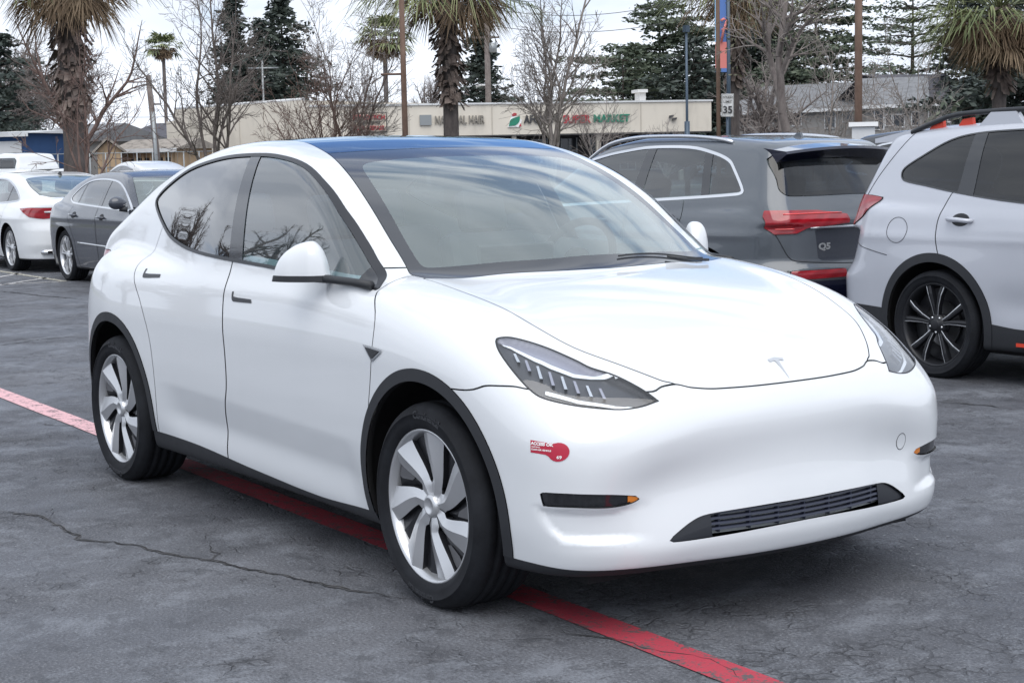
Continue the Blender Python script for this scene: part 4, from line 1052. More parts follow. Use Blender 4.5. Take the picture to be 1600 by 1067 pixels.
P_SLV = paint('silver_paint', (.50, .52, .575), .1, .4, flake=True)
P_GRY = paint('dark_grey_paint', (.085, .098, .115), .15, .35, flake=True)
P_NVY = paint('charcoal_blue_paint', (.040, .046, .062), .15, .3, flake=True)
P_WHT = paint('plain_white_paint', (.78, .80, .82), 0, .4)
P_BLK = paint('black_paint', (.012, .013, .016), .2, .3)
M_GSED = glass('sedan_side_glass', (.40, .48, .50), .10)
M_BLU = mat('blue_black_gloss', (.008, .010, .028), .15, coat=1)
M_ORG = mat('orange_red_accent', (.65, .05, .02), .35)
M_LIC = mat('clear_lamp_section', (.6, .62, .64), .15, coat=1)
xlt = lambda v: (lambda q: q.V[:, 0] - v)
diag = lambda V: np.stack([-V[:, 0] - V[:, 1], V[:, 2]], 1)          # unrolled rear corner
# --- silver suv on the right
def silver_suv():
    dl = smooth_poly([(-.42, 1.12), (-.75, 1.40), (-1.1, 1.56), (-1.6, 1.63), (-2.15, 1.625), (-2.50, 1.61), (-2.715, 1.57), (-2.92, 1.475), (-3.075, 1.39), (-3.095, 1.34), (-3.05, 1.295), (-2.838, 1.262), (-2.54, 1.218), (-2.0, 1.158), (-1.2, 1.12), (-.5, 1.09)], 4, True, (0, 15))
    div = [[(-2.395, 1.0), (-2.415, 1.8), (-2.50, 1.8), (-2.555, 1.0)], [(-1.42, 1.0), (-1.46, 1.8), (-1.54, 1.8), (-1.56, 1.0)]]
    rear = ('yz', smooth_poly([(-.2, 1.12), (.60, 1.14), (.66, 1.20), (.56, 1.50), (-.2, 1.53)], 4, True, (0, 4)), xlt(-3.0), M_GD)
    rdoor = smooth_poly([(-1.58, 1.12), (-1.58, .45), (-1.60, .20), (-2.25, .20), (-2.32, .50), (-2.50, .72), (-2.62, .82), (-2.655, 1.0), (-2.62, 1.145), (-2.56, 1.26)], 4, True, (0, 2, 3, 9))
    fdoor = [(-.45, 1.12), (-.40, .9), (-.42, .2), (-1.57, .2), (-1.565, 1.12)]
    L1 = ('tail_light', diag, [(2.44, 1.185), (2.60, 1.20), (3.3, 1.22), (3.3, 1.00), (2.76, .985), (2.68, 1.02), (2.60, 1.06), (2.49, 1.13)], lambda q: np.maximum(q.V[:, 0] + 3.0, .42 - q.V[:, 1]), M_RED, .008)
    L2 = ('reverse_lamp', diag, [(2.70, 1.02), (2.78, 1.0), (3.2, 1.0), (3.2, .93), (2.86, .92), (2.78, .96)], lambda q: np.maximum(q.V[:, 0] + 3.0, .42 - q.V[:, 1]), M_LIC, .004)
    clad = spl([(-4, .46), (-3.17, .44), (-2.9, .40), (-2.29, .395), (-1.97, .37), (-.4, .36), (.5, .42), (1.0, .44)])
    root, f, X0, OFF = build_car('parked_car', 'silver compact suv with roof rails and black alloy wheels, cut off by the right edge', 'car', SUVS, (-.05, 5.50), 0, P_SLV, 2.67, dl, (.010, M_GLOSS), div, M_GD, [(-.05, -.3), (-.05, .3), (-.2, .72), (-.9, .62), (-1.05, -.3)], rear, [('rear_door', rdoor, (-2.56, 1.05)), ('front_door', fdoor, (-1.50, 1.02))], [L1, L2], .415, .355, .06, clad, .36, .275, 'black', .018, z1=1.85)
    # fuel flap, hatch seam, bumper seam
    t = np.linspace(0, 2*math.pi, 40); fl = [(-3.0 + .092*math.cos(a), .972 + .085*math.sin(a)) for a in t]
    Q, N = drape(f, fr_side(-1.2)(np.array([p[0] for p in fl]), np.array([p[1] for p in fl])), (0, 1, 0))
    g = G(); g.tube([tuple(p + n*.0005 - np.array(OFF)) for p, n in zip(Q, N)], .0022, 5, caps=False); g.build('fuel_flap_seam', M_TRIM, root)
    for pts in ([(-3.06, 1.64), (-3.20, 1.48), (-3.33, 1.32), (-3.40, 1.20)], [(-3.55, .93), (-3.40, .86), (-3.25, .83), (-3.08, .80)]):
        p = smooth_poly(pts, 8, False); Q, N = drape(f, fr_side(-1.2)(p[:, 0], p[:, 1]), (0, 1, 0))
        g = G(); g.tube([tuple(q - np.array(OFF)) for q in Q], .003, 5, caps=False); g.build('panel_seam', M_TRIM, root)
    # roof rails with feet, orange accents
    for s in (-1, 1):
        x = np.linspace(-3.12, -.75, 24); Q, N = drape(f, np.stack([x, 0*x + s*.60, 0*x + 2.0], 1), (0, 0, -1), .3)
        up = .075*np.minimum(1, np.minimum((x+3.12)/.35, (-.75-x)/.4)); z = Q[:, 2] + .004 + up
        g = G(); g.tube([(a-X0, s*.60, b) for a, b in zip(x, z)], .017, 8); r_ = g.build('roof_rail', M_BLK, root)
        for xf in (-2.33, -1.05):
            k = np.argmin(abs(x - xf)); zz = Q[k, 2]
            g = G(); g.plate([(-.20, -.02), (-.10, .07), (.10, .07), (.17, -.02)], -.022, .022, lambda a, b, c: (xf + a - X0, s*.60 + c, zz + b)); g.build('rail_foot', P_SLV, r_)
        for xf in (-2.92, -2.67):
            k = np.argmin(abs(x - xf)); zz = Q[k, 2]
            g = G(); g.plate([(-.07, -.02), (-.02, .045), (.06, .055), (.07, -.02)], -.015, .015, lambda a, b, c: (xf + a - X0, s*.575 + c, zz + b)); g.build('rail_accent', M_ORG, r_)
    g = G(); g.box((-2.00-X0, -.875, .262), (-.5-X0, -.868, .285)); g.box((-2.00-X0, .868, .262), (-.5-X0, .875, .285)); g.build('orange_sill_stripe', M_ORG, root)
    # roof spoiler
    g = G(); 
    y = np.linspace(-.60, .60, 15); V = []
    for yy in y:
        b = .16*yy*yy; zt = 1.665 - .06*yy*yy
        V += [(-3.10 + b - X0, yy, zt + .012), (-3.52 + b - X0, yy, zt - .055), (-3.52 + b - X0, yy, zt - .085), (-3.25 + b - X0, yy, zt - .075)]
    g.add(V, [(i*4+j, (i+1)*4+j, (i+1)*4+(j+1) % 4, i*4+(j+1) % 4) for i in range(14) for j in range(4)] + [(0, 1, 2, 3), (56, 59, 58, 57)], 0); g.build('roof_spoiler', P_SLV, root)
silver_suv()
# --- dark grey suv behind the hood
def grey_suv():
    dl = smooth_poly([(-0.260, 1.07), (-0.580, 1.28), (-0.880, 1.42), (-1.280, 1.515), (-1.570, 1.555), (-1.890, 1.58), (-2.370, 1.572), (-2.660, 1.528), (-2.865, 1.47), (-2.965, 1.40), (-3.135, 1.225), (-3.080, 1.188), (-2.196, 1.140), (-1.080, 1.09), (-0.330, 1.045)], 4, True, (0, 14))
    div = [[(-1.81, .9), (-1.86, 1.7), (-1.96, 1.7), (-1.965, .9)], [(-2.78, .9), (-2.52, 1.7), (-2.61, 1.7), (-2.87, .9)]]
    rear = ('yz', smooth_poly([(-.2, 1.185), (.58, 1.18), (.645, 1.22), (.635, 1.30), (.585, 1.49), (-.2, 1.53)], 4, True, (0, 5)), xlt(-2.9), M_GD)
    cr = lambda q: np.maximum(q.V[:, 0] + 3.0, 0*q.V[:, 1])
    d2 = lambda V: np.stack([V[:, 1] - .35*(V[:, 0] + 3.48), V[:, 2]], 1)
    L1 = ('tail_light', d2, [(.14+.05, 1.035), (.44, 1.072), (.75, 1.078), (.82, 1.075), (.84, 1.05), (.735, .900), (.62, .905), (.55, .945), (.19, .972)], lambda q: np.maximum(q.V[:, 0] + 3.38, q.V[:, 1] - .80), M_RED, .012)
    L3 = ('rear_reflector', 'yz', [(.22, .635), (.70, .630), (.62, .575), (.55, .565), (.22, .572)], lambda q: q.V[:, 0] + 3.18, M_RED, .004)
    L4 = ('rear_valance', 'yz', [(-.2, .555), (.60, .552), (.70, .40), (.6, .10), (-.2, .10)], lambda q: q.V[:, 0] + 3.18, M_BLU, .004)
    L5 = ('plate_recess', 'yz', [(-.2, .940), (.30, .935), (.46, .93), (.43, .72), (.40, .70), (-.2, .685)], lambda q: q.V[:, 0] + 3.18, P_NVY, -.02)
    L6 = ('window_fin', 'yz', [(.652, 1.20), (.72, 1.27), (.70, 1.50), (.592, 1.50), (.640, 1.31)], lambda q: np.maximum(q.V[:, 0] + 3.26, .58 - q.V[:, 1]), M_GLOSS, .001)
    rdoor = [(-1.84, 1.2), (-1.84, .2), (-2.28, .2), (-2.33, .5), (-2.50, .90), (-2.54, 1.02), (-2.48, 1.3)]
    clad = spl([(-4, .24), (1, .24)])
    root, f, X0, OFF = build_car('parked_car', 'dark grey suv with chrome window line and wide red tail lights beyond the white hood', 'car', SUVD, (-7.78, 5.45), 180, P_GRY, 2.82, dl, (.022, M_CHROME), div, M_GSED, [(-.05, -.3), (-.05, .3), (-.2, .72), (-.9, .62), (-1.05, -.3)], rear, [('rear_door', rdoor, (-2.50, 1.0)), ('front_door', [(-.45, 1.12), (-.40, .9), (-.42, .2), (-1.82, .2), (-1.82, 1.2)], (-1.6, .98))], [L1, L3, L4, L5], .435, .375, 0, clad, .368, .275, 'split', .018, z1=1.75)
    # spoiler
    g = G(); y = np.linspace(-.60, .60, 17); V = []
    for yy in y:
        b = .22*yy*yy; zt = 1.578 - .10*yy*yy
        V += [(-3.06 + b - X0, yy, zt + .022), (-3.50 + b - X0, yy, zt - .030), (-3.51 + b - X0, yy, zt - .050), (-3.38 + b - X0, yy*.98, zt - .115), (-3.18 + b - X0, yy*.98, zt - .06)]
    g.add(V, [(i*5+j, (i+1)*5+j, (i+1)*5+(j+1) % 5, i*5+(j+1) % 5) for i in range(16) for j in range(5)] + [range(5), range(80, 85)], 0); g.build('roof_spoiler', M_BLU, root)
    g = G(); y = np.linspace(-.50, .50, 13); Q, N = drape(f, np.stack([0*y - 4.2, y, 0*y + .945], 1), (1, 0, 0)); 
    g.tube([tuple(p + n*.004 - np.array(OFF)) for p, n in zip(Q, N)], .011, 6); g.build('tailgate_chrome_strip', M_CHROME, root)
    p = smooth_poly([(-.80, .985), (-.735, .89), (-.66, .742), (-.60, .70), (-.2, .672), (.2, .672), (.60, .70), (.66, .742), (.735, .89), (.80, .985)], 6, False); Q, N = drape(f, np.stack([0*p[:, 0] - 4.2, p[:, 0], p[:, 1]], 1), (1, 0, 0))
    g = G(); g.tube([tuple(q - np.array(OFF)) for q in Q], .004, 5, caps=False); g.build('tailgate_seam', M_TRIM, root)
    # roof rails, shark fin, badge text, lamp light guides
    for s in (-1, 1):
        x = np.linspace(-2.83, -.83, 24); Q, N = drape(f, np.stack([x, 0*x + s*.60, 0*x + 2.0], 1), (0, 0, -1), .3)
        up = .035*np.sin(np.pi*np.clip((x+2.83)/2.0, 0, 1))**.5
        g = G(); g.tube([(a-X0, s*.60, b) for a, b in zip(x, Q[:, 2] + .008 + up)], .016, 8); g.build('roof_rail', M_CHROME, root)
    g = G(); g.plate([(-.09, 0), (-.055, .065), (-.03, .065), (.09, 0)], -.012, .012, lambda a, b, c: (-2.90 + a - X0, c, 1.595 + b)); g.build('shark_fin_antenna', P_GRY, root)
    V, F = text_mesh('Q5', .066, bold=.003, extrude=.003, align='CENTER', xs=1.25)
    P = np.array(V); P = np.stack([0*P[:, 0] - 4.2, -P[:, 0] + .365, P[:, 1] + .800], 1); Q, N = drape(f, P, (1, 0, 0)); Q = Q - N*.016
    g = G(); g.add(Q - np.array(OFF), F); g.build('badge_text', M_LIC, root)
    for zz, yy0, yy1 in ((1.045, .20, .70), (.94, .62, .74)):
        y = np.linspace(yy0, yy1, 10); Q, N = drape(f, np.stack([0*y - 4.2, y, 0*y + zz], 1), (1, 0, 0))
        g = G(); g.tube([tuple(p + n*.013 - np.array(OFF)) for p, n in zip(Q, N)], .006, 5); g.build('light_guide', M_RED2, root)
M_RED2 = mat('bright_red_light_guide', (.9, .10, .10), .2, coat=1)
grey_suv()
# --- sedans on the left
def sedans():
    dl = smooth_poly([(-.50, .965), (-.62, 1.04), (-.90, 1.19), (-1.2, 1.29), (-1.5, 1.335), (-1.92, 1.352), (-2.3, 1.335), (-2.57, 1.28), (-2.78, 1.19), (-2.90, 1.10), (-2.80, 1.05), (-2.62, 1.025), (-1.54, .985), (-.62, .955)], 4, True, (0, 13))
    div = [[(-1.52, .9), (-1.60, 1.5), (-1.68, 1.5), (-1.66, .9)], [(-2.46, .9), (-2.40, 1.5), (-2.43, 1.5), (-2.50, .9)]]
    ws = smooth_poly([(-.13, -.3), (-.13, .1), (-.25, .5), (-.42, .70), (-.52, .735), (-.8, .66), (-1.12, .57), (-1.02, .3), (-.98, 0), (-.98, -.3)], 4, True, (0, 4, 6, 9))
    rear = ('xy', smooth_poly([(-3.02, -.3), (-3.02, .3), (-2.96, .50), (-3.4, .56), (-3.62, .50), (-3.72, 0), (-3.72, -.3)], 4, True, (0, 2, 4, 6)), lambda q: np.maximum(.95 - q.V[:, 2], q.V[:, 0] + 2.2), M_GD)
    cr = lambda q: q.V[:, 0] + 3.3
    root, f, X0, OFF = build_car('parked_car', 'charcoal blue sedan with chrome side strip, behind the white crossover\'s tail', 'car', SEDG, (-13.98, 4.47), 0, P_NVY, 2.85, dl, (.020, M_CHROME), div, M_GSED, ws, rear, [('rear_door', [(-1.64, 1.02), (-1.62, .2), (-2.35, .2), (-2.42, .55), (-2.62, .85), (-2.64, 1.12)], (-2.52, .885)), ('front_door', [(-.52, 1.0), (-.42, .85), (-.44, .2), (-1.60, .2), (-1.62, 1.02)], (-1.5, .87))], [('tail_light', diag, [(2.75, .90), (3.9, .93), (3.9, .76), (2.95, .74)], cr, M_RED, .003)], .385, .345, 0, spl([(-4, .2), (1, .2)]), .345, .258, 'split', .022, z1=1.6, mirror=1.04)
    for s in (-1, 1):
        x = np.linspace(-2.30, -.50, 16); Q, N = drape(f, np.stack([x, 0*x + s*1.2, .50 - .02*(x+1)], 1), (0, -s, 0)); g = G(); g.tube([tuple(p + n*.002 - np.array(OFF)) for p, n in zip(Q, N)], .011, 6); g.build('chrome_strip', M_CHROME, root)
    # white sedan
    dl = smooth_poly([(-.45, .955), (-.8, 1.14), (-1.2, 1.29), (-1.6, 1.360), (-2.15, 1.335), (-2.6, 1.24), (-2.95, 1.10), (-3.0, 1.045), (-2.93, 1.02), (-2.3, .985), (-1.2, .955), (-.5, .935)], 4, True, (0, 11))
    div = [[(-1.50, .9), (-1.60, 1.5), (-1.68, 1.5), (-1.66, .9)], [(-2.52, .9), (-2.46, 1.5), (-2.50, 1.5), (-2.57, .9)]]
    rear = ('xy', smooth_poly([(-2.66, -.3), (-2.66, .4), (-2.70, .56), (-3.1, .62), (-3.5, .62), (-3.68, .45), (-3.76, 0), (-3.76, -.3)], 4, True, (0, 2, 4, 7)), lambda q: np.maximum(.95 - q.V[:, 2], q.V[:, 0] + 2.2), M_GW)
    d3 = lambda V: np.stack([-V[:, 0] - 1.0*V[:, 1], V[:, 2]], 1)
    L1 = ('tail_light', d3, [(2.42, .925), (2.8, .938), (3.65, .930), (3.65, .80), (3.1, .775), (2.78, .80)], lambda q: q.V[:, 0] + 3.2, M_RED, .006)
    root, f, X0, OFF = build_car('parked_car', 'white sedan seen from behind with long red tail lights, at the left edge', 'car', SEDW, (-22.4, 4.57), 180, P_WHT, 2.83, dl, (.020, M_CHROME), div, M_GSED, ws, rear, [('rear_door', [(-1.64, 1.02), (-1.62, .2), (-2.35, .2), (-2.42, .55), (-2.62, .80), (-2.60, 1.1)], (-2.5, .83)), ('front_door', [(-.45, 1.0), (-.42, .85), (-.44, .2), (-1.60, .2), (-1.62, 1.02)], (-1.5, .82))], [L1], .375, .34, 0, spl([(-4, .2), (1, .2)]), .34, .255, 'split', .022, z1=1.6, mirror=1.02)
    for s in (-1, 1):
        y = np.linspace(.45, .70, 8)*s; Q, N = drape(f, np.stack([0*y - 4.3, y, 0*y + .30], 1), (1, 0, 0)); pts = [tuple(p + n*.004 - np.array(OFF)) for p, n in zip(Q, N)]
        g = G(); g.tube(pts, .042, 8); tp_ = g.build('exhaust_surround', M_CHROME, root); g = G(); g.tube([(p[0]-.012, p[1]*1.0, p[2]) for p in pts], .032, 8); g.build('exhaust_opening', M_DARK, tp_)
        y = np.linspace(.15, .66, 8)*s; Q, N = drape(f, np.stack([0*y - 4.3, y, 0*y + .875 + .0], 1), (1, 0, 0)); g = G(); g.tube([tuple(p + n*.009 - np.array(OFF)) for p, n in zip(Q, N)], .014, 5); g.build('lamp_white_bar', M_LIC, root)
    g = G(); g.plate([(-.09, 0), (-.06, .06), (-.035, .06), (.08, 0)], -.012, .012, lambda a, b, c: (-2.56 + a - X0, c, 1.385 + b)); g.build('shark_fin_antenna', M_CLAD, root)
sedans()
# ---------------------------------------------------------------- plants
def segs_obj(name, A, B, ra, rb, m, parent, sides=5, loc=None):
    """many tapered round sticks as one mesh"""
    A, B, ra, rb = map(np.asarray, (A, B, ra, rb)); n = len(A)
    d = B - A; d /= np.maximum(np.linalg.norm(d, axis=1), 1e-6)[:, None]
    up = np.where(np.abs(d[:, 2:3]) > .9, np.array([[1., 0, 0]]), np.array([[0, 0, 1.]])); u = np.cross(d, up); u /= np.linalg.norm(u, axis=1)[:, None]; v = np.cross(d, u)
    t = 2*np.pi*np.arange(sides)/sides; ring = u[:, None]*np.cos(t)[None, :, None] + v[:, None]*np.sin(t)[None, :, None]
    V = np.concatenate([A[:, None] + ring*ra[:, None, None], B[:, None] + ring*rb[:, None, None]], 1).reshape(-1, 3)
    k = np.arange(sides); q = np.stack([k, (k+1) % sides, (k+1) % sides + sides, k + sides], 1)
    F = (q[None] + (np.arange(n)*2*sides)[:, None, None]).reshape(-1, 4)
    return raw(name, V, F, m, parent, True, loc)
def raw(name, V, F, m, parent, smooth=False, loc=None):
    me = bpy.data.meshes.new(name); me.vertices.add(len(V)); me.vertices.foreach_set('co', np.asarray(V, np.float32).ravel())
    F = np.asarray(F, np.int32); k = F.shape[1]; me.loops.add(F.size); me.loops.foreach_set('vertex_index', F.ravel())
    me.polygons.add(len(F)); me.polygons.foreach_set('loop_start', np.arange(0, F.size, k, dtype=np.int32)); me.polygons.foreach_set('use_smooth', np.full(len(F), smooth))
    me.materials.append(m); me.update(calc_edges=True); return link(name, me, parent, loc)
def bark(name, c0, c1, sc=9):
    m = mat(name, c0, .9); t = NT(m); n = t.noise(sc, 5, t.scl(t.obj(), (1, 1, .35)), .7)
    t.set('Base Color', t.ramp(n, [(.3, c0), (.7, c1)])); t.bump(n, .8, .03); return m
def leafm(name, c0, c1, sc=1.2, tr=.15):
    m = mat(name, c0, .6); t = NT(m); n = t.noise(sc, 4, t.obj()); t.set('Base Color', t.ramp(n, [(.35, c0), (.65, c1)]))
    m.node_tree.nodes['Principled BSDF'].inputs['Transmission Weight'].default_value = 0; return m
M_BARK = bark('grey_bark', (.11, .09, .085), (.23, .20, .185)); M_BARKR = bark('reddish_bark', (.10, .065, .055), (.22, .15, .13)); M_BARKD = bark('dark_bark', (.03, .025, .022), (.075, .06, .05))
M_TWIG = bark('pale_twigs', (.20, .175, .165), (.36, .32, .30))
M_PTR = bark('palm_trunk_grey', (.055, .046, .046), (.13, .11, .105)); M_CONI = leafm('conifer_needles', (.022, .033, .030), (.06, .078, .062)); M_CEDAR = leafm('cedar_needles', (.045, .065, .045), (.12, .145, .095))
M_OAK = leafm('evergreen_leaves', (.08, .085, .055), (.17, .17, .10)); M_PALM = leafm('palm_green', (.10, .13, .05), (.25, .27, .13), .8); M_DEAD = leafm('dead_frond_brown', (.14, .09, .055), (.34, .25, .16), .9)
M_BOOT = leafm('leaf_boot_brown', (.06, .045, .04), (.26, .20, .17), 2.5); M_DEADD = leafm('dead_frond_dark', (.05, .03, .025), (.17, .11, .08), 1.6)
def bare_tree(label, loc, H, spread=.5, trunk=.16, n0=4, seed=0, m=None, mt=None, up=.75, depth=6, name='bare_tree', group=None, first=.22, leaves=None, clear=.12):
    r = np.random.default_rng(seed); m = m or M_BARK; mt = mt or M_TWIG
    big, small = [], []
    def chain(p, d, L, rad_, lev):
        n = max(3, int(L/(.42 if lev < 2 else .26))); sl = L/n; r0 = rad_
        for k in range(n):
            t = k/n; d = d + r.normal(size=3)*(.10 + .05*lev); d[2] += (.05 + .05*up) if lev < 3 else .02; d = d/np.linalg.norm(d)
            r1 = max(.0045, rad_*(1 - .88*(k+1)/n)); q = p + d*sl; (big if r0 > .024 else small).append((p, q, r0, r1))
            if lev < 4 and (t > clear or lev) and k < n-1:
                for _ in range(1 + (r.random() < (.55 if lev < 3 else .0))):
                    if r.random() < (.92 if lev < 3 else .7):
                        ax = r.normal(size=3); ax -= ax@d*d; ax /= np.linalg.norm(ax); a = rad(r.uniform(22, 52)) + spread*.15
                        nd = d*math.cos(a) + ax*math.sin(a); ll = (L*(1-t)*.62 + .1)*r.uniform(.55, 1.05)*(1 if lev else .85)
                        if ll > .22: chain(q, nd, min(ll, L*.6), min(r1*.7, rad_*.5), lev+1)
            p, r0 = q, r1
    h0 = H*first; top = np.array([r.normal()*.01*H, r.normal()*.01*H, h0]); big.append((np.array([0., 0, -.1]), top, trunk*1.2, trunk*.95))
    for i in range(n0):
        a = 2*math.pi*i/n0 + r.uniform(-.5, .5); t = (r.uniform(.35, .9) if i else .12)*spread*.9; d = np.array([math.cos(a)*t, math.sin(a)*t, 1.]); d /= np.linalg.norm(d)
        chain(top*(r.uniform(.7, 1.)), d, (H - h0)*r.uniform(.75, 1.0)*(.85 if i else 1), trunk*(.72 if i else .85), 0 if depth > 5 else 1)
    root = thing(name, label, 'tree', loc, 0, group)
    for nm, S, mm, sd_ in (('trunk', big, m, 7), ('twigs', small, mt, 3)):
        if S:
            A, B, ra, rb = zip(*S); segs_obj(nm, np.array(A), np.array(B), np.maximum(np.array(ra), .006), np.maximum(np.array(rb), .005), mm, root, sd_)
    if leaves:
        P = np.array([s[1] for s in small]); P = P[r.random(len(P)) < leaves[1]]; leafcloud('leaves', np.repeat(P, leaves[2], 0) + r.normal(size=(len(P)*leaves[2], 3))*.3, leaves[3], leaves[0], root, r)
    return root
def leafcloud(name, P, s, m, parent, r, flat=1.):
    n = len(P); a = r.normal(size=(n, 3)); a[:, 2] *= flat; a /= np.linalg.norm(a, axis=1)[:, None]; b = np.cross(a, r.normal(size=(n, 3))); b /= np.linalg.norm(b, axis=1)[:, None]
    sz = s*r.uniform(.5, 1.3, n)[:, None]; V = np.stack([P - a*sz, P - b*sz*.4, P + a*sz, P + b*sz*.4], 1).reshape(-1, 3)
    return raw(name, V, np.arange(4*n).reshape(-1, 4), m, parent)
def conifer(label, loc, H, R, seed=0, m=None, kind='tree', gap=.5, droop=.25, flat=.5, base=.1, dens=1., leaf=.22, name='conifer_tree', group=None, topR=.02, asym=0, pw=.85):
    r = np.random.default_rng(seed); m = m or M_CONI; A, B, ra, rb, P = [], [], [], [], []
    A.append((0, 0, 0)); B.append((0, 0, H)); ra.append(H*.016+.05); rb.append(.02); z = H*base
    while z < H*.99:
        t = (z/H - base)/(1-base); L = R*((1-t)**pw + topR)*r.uniform(.65, 1.15)
        for i in range(r.integers(3, 6)):
            a = r.uniform(0, 2*math.pi); l = L*r.uniform(.6, 1.1)*(1 + asym*math.cos(a)); n = max(2, int(l/.55))
            d = np.array([math.cos(a), math.sin(a), 0]); p0 = np.array([0, 0, z]); pts = [p0 + d*l*k/n + np.array([0, 0, (.18 - droop*(k/n)**1.5)*l*k/n]) for k in range(n+1)]
            for k in range(n):
                A.append(pts[k]); B.append(pts[k+1]); rr = .05*(1 - k/n)*(l/4+.4) + .01; ra.append(rr); rb.append(rr*.7)
                q = int(22*dens*(.5 + k/n)*(1 if k or l < 1 else .4)); w = .30*l*(1 - .5*k/n)*.55 + .15
                if q: P.append(pts[k] + (pts[k+1]-pts[k])*r.random((q, 1)) + r.normal(size=(q, 3))*np.array([w, w, w*.28*flat + .05]))
        z += gap*r.uniform(.6, 1.4)
    root = thing(name, label, 'tree', loc, 0, group); segs_obj('trunk', np.array(A, float), np.array(B, float), np.array(ra), np.array(rb), M_BARKD, root, 5)
    leafcloud('crown', np.concatenate(P), leaf*.62, m, root, r, .35); return root
def palm(label, loc, H, seed=0, trunk=.38, skirt=2.2, nf=38, L=1.9, shag=1.2, group='fan palms along the street', far=False, lean=(0, 0), shag0=.3, sk=.66, boot=1.):
    r = np.random.default_rng(seed); root = thing('fan_palm', label, 'palm tree', loc, 0, group)
    g = G(); n = 14; ln = np.array([lean[0], lean[1], 0]); pts = [ln*(i/n)**1.5 + np.array([0, 0, H*i/n]) for i in range(n+1)]
    g.tube(pts, [trunk*(1.12 - .25*min(1, i/4) + .04*r.random()) for i in range(n+1)], 14, 0); g.build('trunk', M_PTR if not far else M_BARK, root)
    top = pts[-1]
    if shag and not far:      # old leaf boots on the trunk
        k = int(shag*H*38); z = H*(shag0 + (1-shag0)*r.random(k)); a = r.uniform(0, 2*math.pi, k); rr = trunk*(.93 + .34*boot*(z/H > shag0 + .02))
        base = np.stack([np.cos(a)*rr, np.sin(a)*rr, z], 1) + ln*((z/H)**1.5)[:, None]; out = np.stack([np.cos(a), np.sin(a), -r.uniform(.1, 1.6, k)], 1); out /= np.linalg.norm(out, axis=1)[:, None]
        tn = np.stack([-np.sin(a), np.cos(a), 0*a], 1); l = r.uniform(.14, .32, k)[:, None]; w = r.uniform(.04, .10, k)[:, None]
        V = np.stack([base - tn*w + [0, 0, .08], base + tn*w + [0, 0, .08], base + out*l + tn*w*.6, base + out*l - tn*w*.6], 1).reshape(-1, 3)
        V[2::4] += r.normal(size=(k, 3))*.03; raw('leaf_boots', V, np.arange(4*k).reshape(-1, 4), M_BOOT, root)
    def fronds(nm, cnt, el0, el1, mm, Lf, hang, base0, zs):
        V = []; 
        for i in range(cnt):
            a = r.uniform(0, 2*math.pi); el = r.uniform(el0, el1); d = np.array([math.cos(a)*math.cos(el), math.sin(a)*math.cos(el), math.sin(el)]); tn = np.array([-math.sin(a), math.cos(a), 0])
            b = top + np.array([0, 0, -r.random()*zs]) + d*.1; pl = Lf*r.uniform(.5, .75); c = b + d*pl - np.array([0, 0, hang*.25*pl]); w = .02
            V += [b - tn*w, b + tn*w, c + tn*w, c - tn*w]
            nb = 9 if far else 20; fan = Lf*r.uniform(.5, .7); up_ = np.cross(d, tn)
            for k in range(nb):
                t = (k/(nb-1) - .5)*2*1.25; dd = d*math.cos(t) + tn*math.sin(t) + r.normal(size=3)*.06; e = c + dd*fan*.6; f_ = e + dd*fan*.45 + np.array([0, 0, -hang*fan*r.uniform(.25, .8)])
                s = tn*math.cos(t) - d*math.sin(t); s = s*(.019 if not far else .08); s = s + up_*r.uniform(-.01, .01)
                V += [c, c + s*.4, e + s, e - s]; V += [e - s, e + s, f_ + s*.15, f_ - s*.15]
        V = np.array(V); raw(nm, V, np.arange(len(V)).reshape(-1, 4), mm, root)
    fronds('green_fronds', nf, -.35, 1.25, M_PALM, L, .7, .1, .3)
    fronds('dead_skirt', int(nf*skirt), -.95, .15, M_DEAD, L*sk, .55, .1, .35)
    return root
def shrub_line(label, loc, L, h, seed=0, m=None, name='hedge', rz=0, w=1.2, dens=1.):
    r = np.random.default_rng(seed); root = thing(name, label, 'shrub', loc, rz); k = int(L*h*30*dens)
    P = np.stack([r.uniform(-L/2, L/2, k), r.normal(size=k)*w*.4, h*r.random(k)**.8*(.75 + .25*np.sin(r.uniform(0, 9, k)))], 1)
    P[:, 2] *= .8 + .3*np.sin(P[:, 0]*1.7 + seed) ; leafcloud('foliage', P, .25, m or M_OAK, root, r); return root
# ---------------------------------------------------------------- street, buildings, poles, trees
def base(px, dist):
    """ground point under photo column px at the given distance"""
    p = at((px, 240), dist); return (p[0], p[1], 0)
def zpx(px, y, dist): return at((px, y), dist)[2]
def pxm(dist): return dist/FPX      # metres per photo pixel
VDIR = rad(146.09)
def stucco(name, c, rough=.9, v=.08, sc=.6):
    m = mat(name, c, rough); t = NT(m); n = t.noise(sc, 6, t.scl(t.obj(), (1, 1, .4)), .65); k = tuple(x*(1-v*3) for x in c); hi = tuple(min(1, x*(1+v)) for x in c)
    t.set('Base Color', t.ramp(n, [(.3, k), (.5, c), (.75, hi)])); t.bump(t.noise(40, 3, t.obj()), .25, .01); return m
M_BEIGE = stucco('beige_stucco', (.66, .61, .53)); M_BEIGE2 = stucco('pale_stucco', (.50, .46, .40)); M_TAN = stucco('tan_plywood', (.42, .30, .19), .9, .12, 1.5)
M_SHIN = stucco('grey_shingles', (.19, .195, .205), .95, .12, 2.5); M_SHIND = stucco('dark_shingles', (.085, .085, .10), .95, .12, 2); M_STORE = mat('store_shadow', (.03, .028, .03), .6); M_BLUEW = stucco('blue_cladding', (.03, .08, .20)); M_GARAGE = stucco('white_panel', (.62, .63, .64), .6)
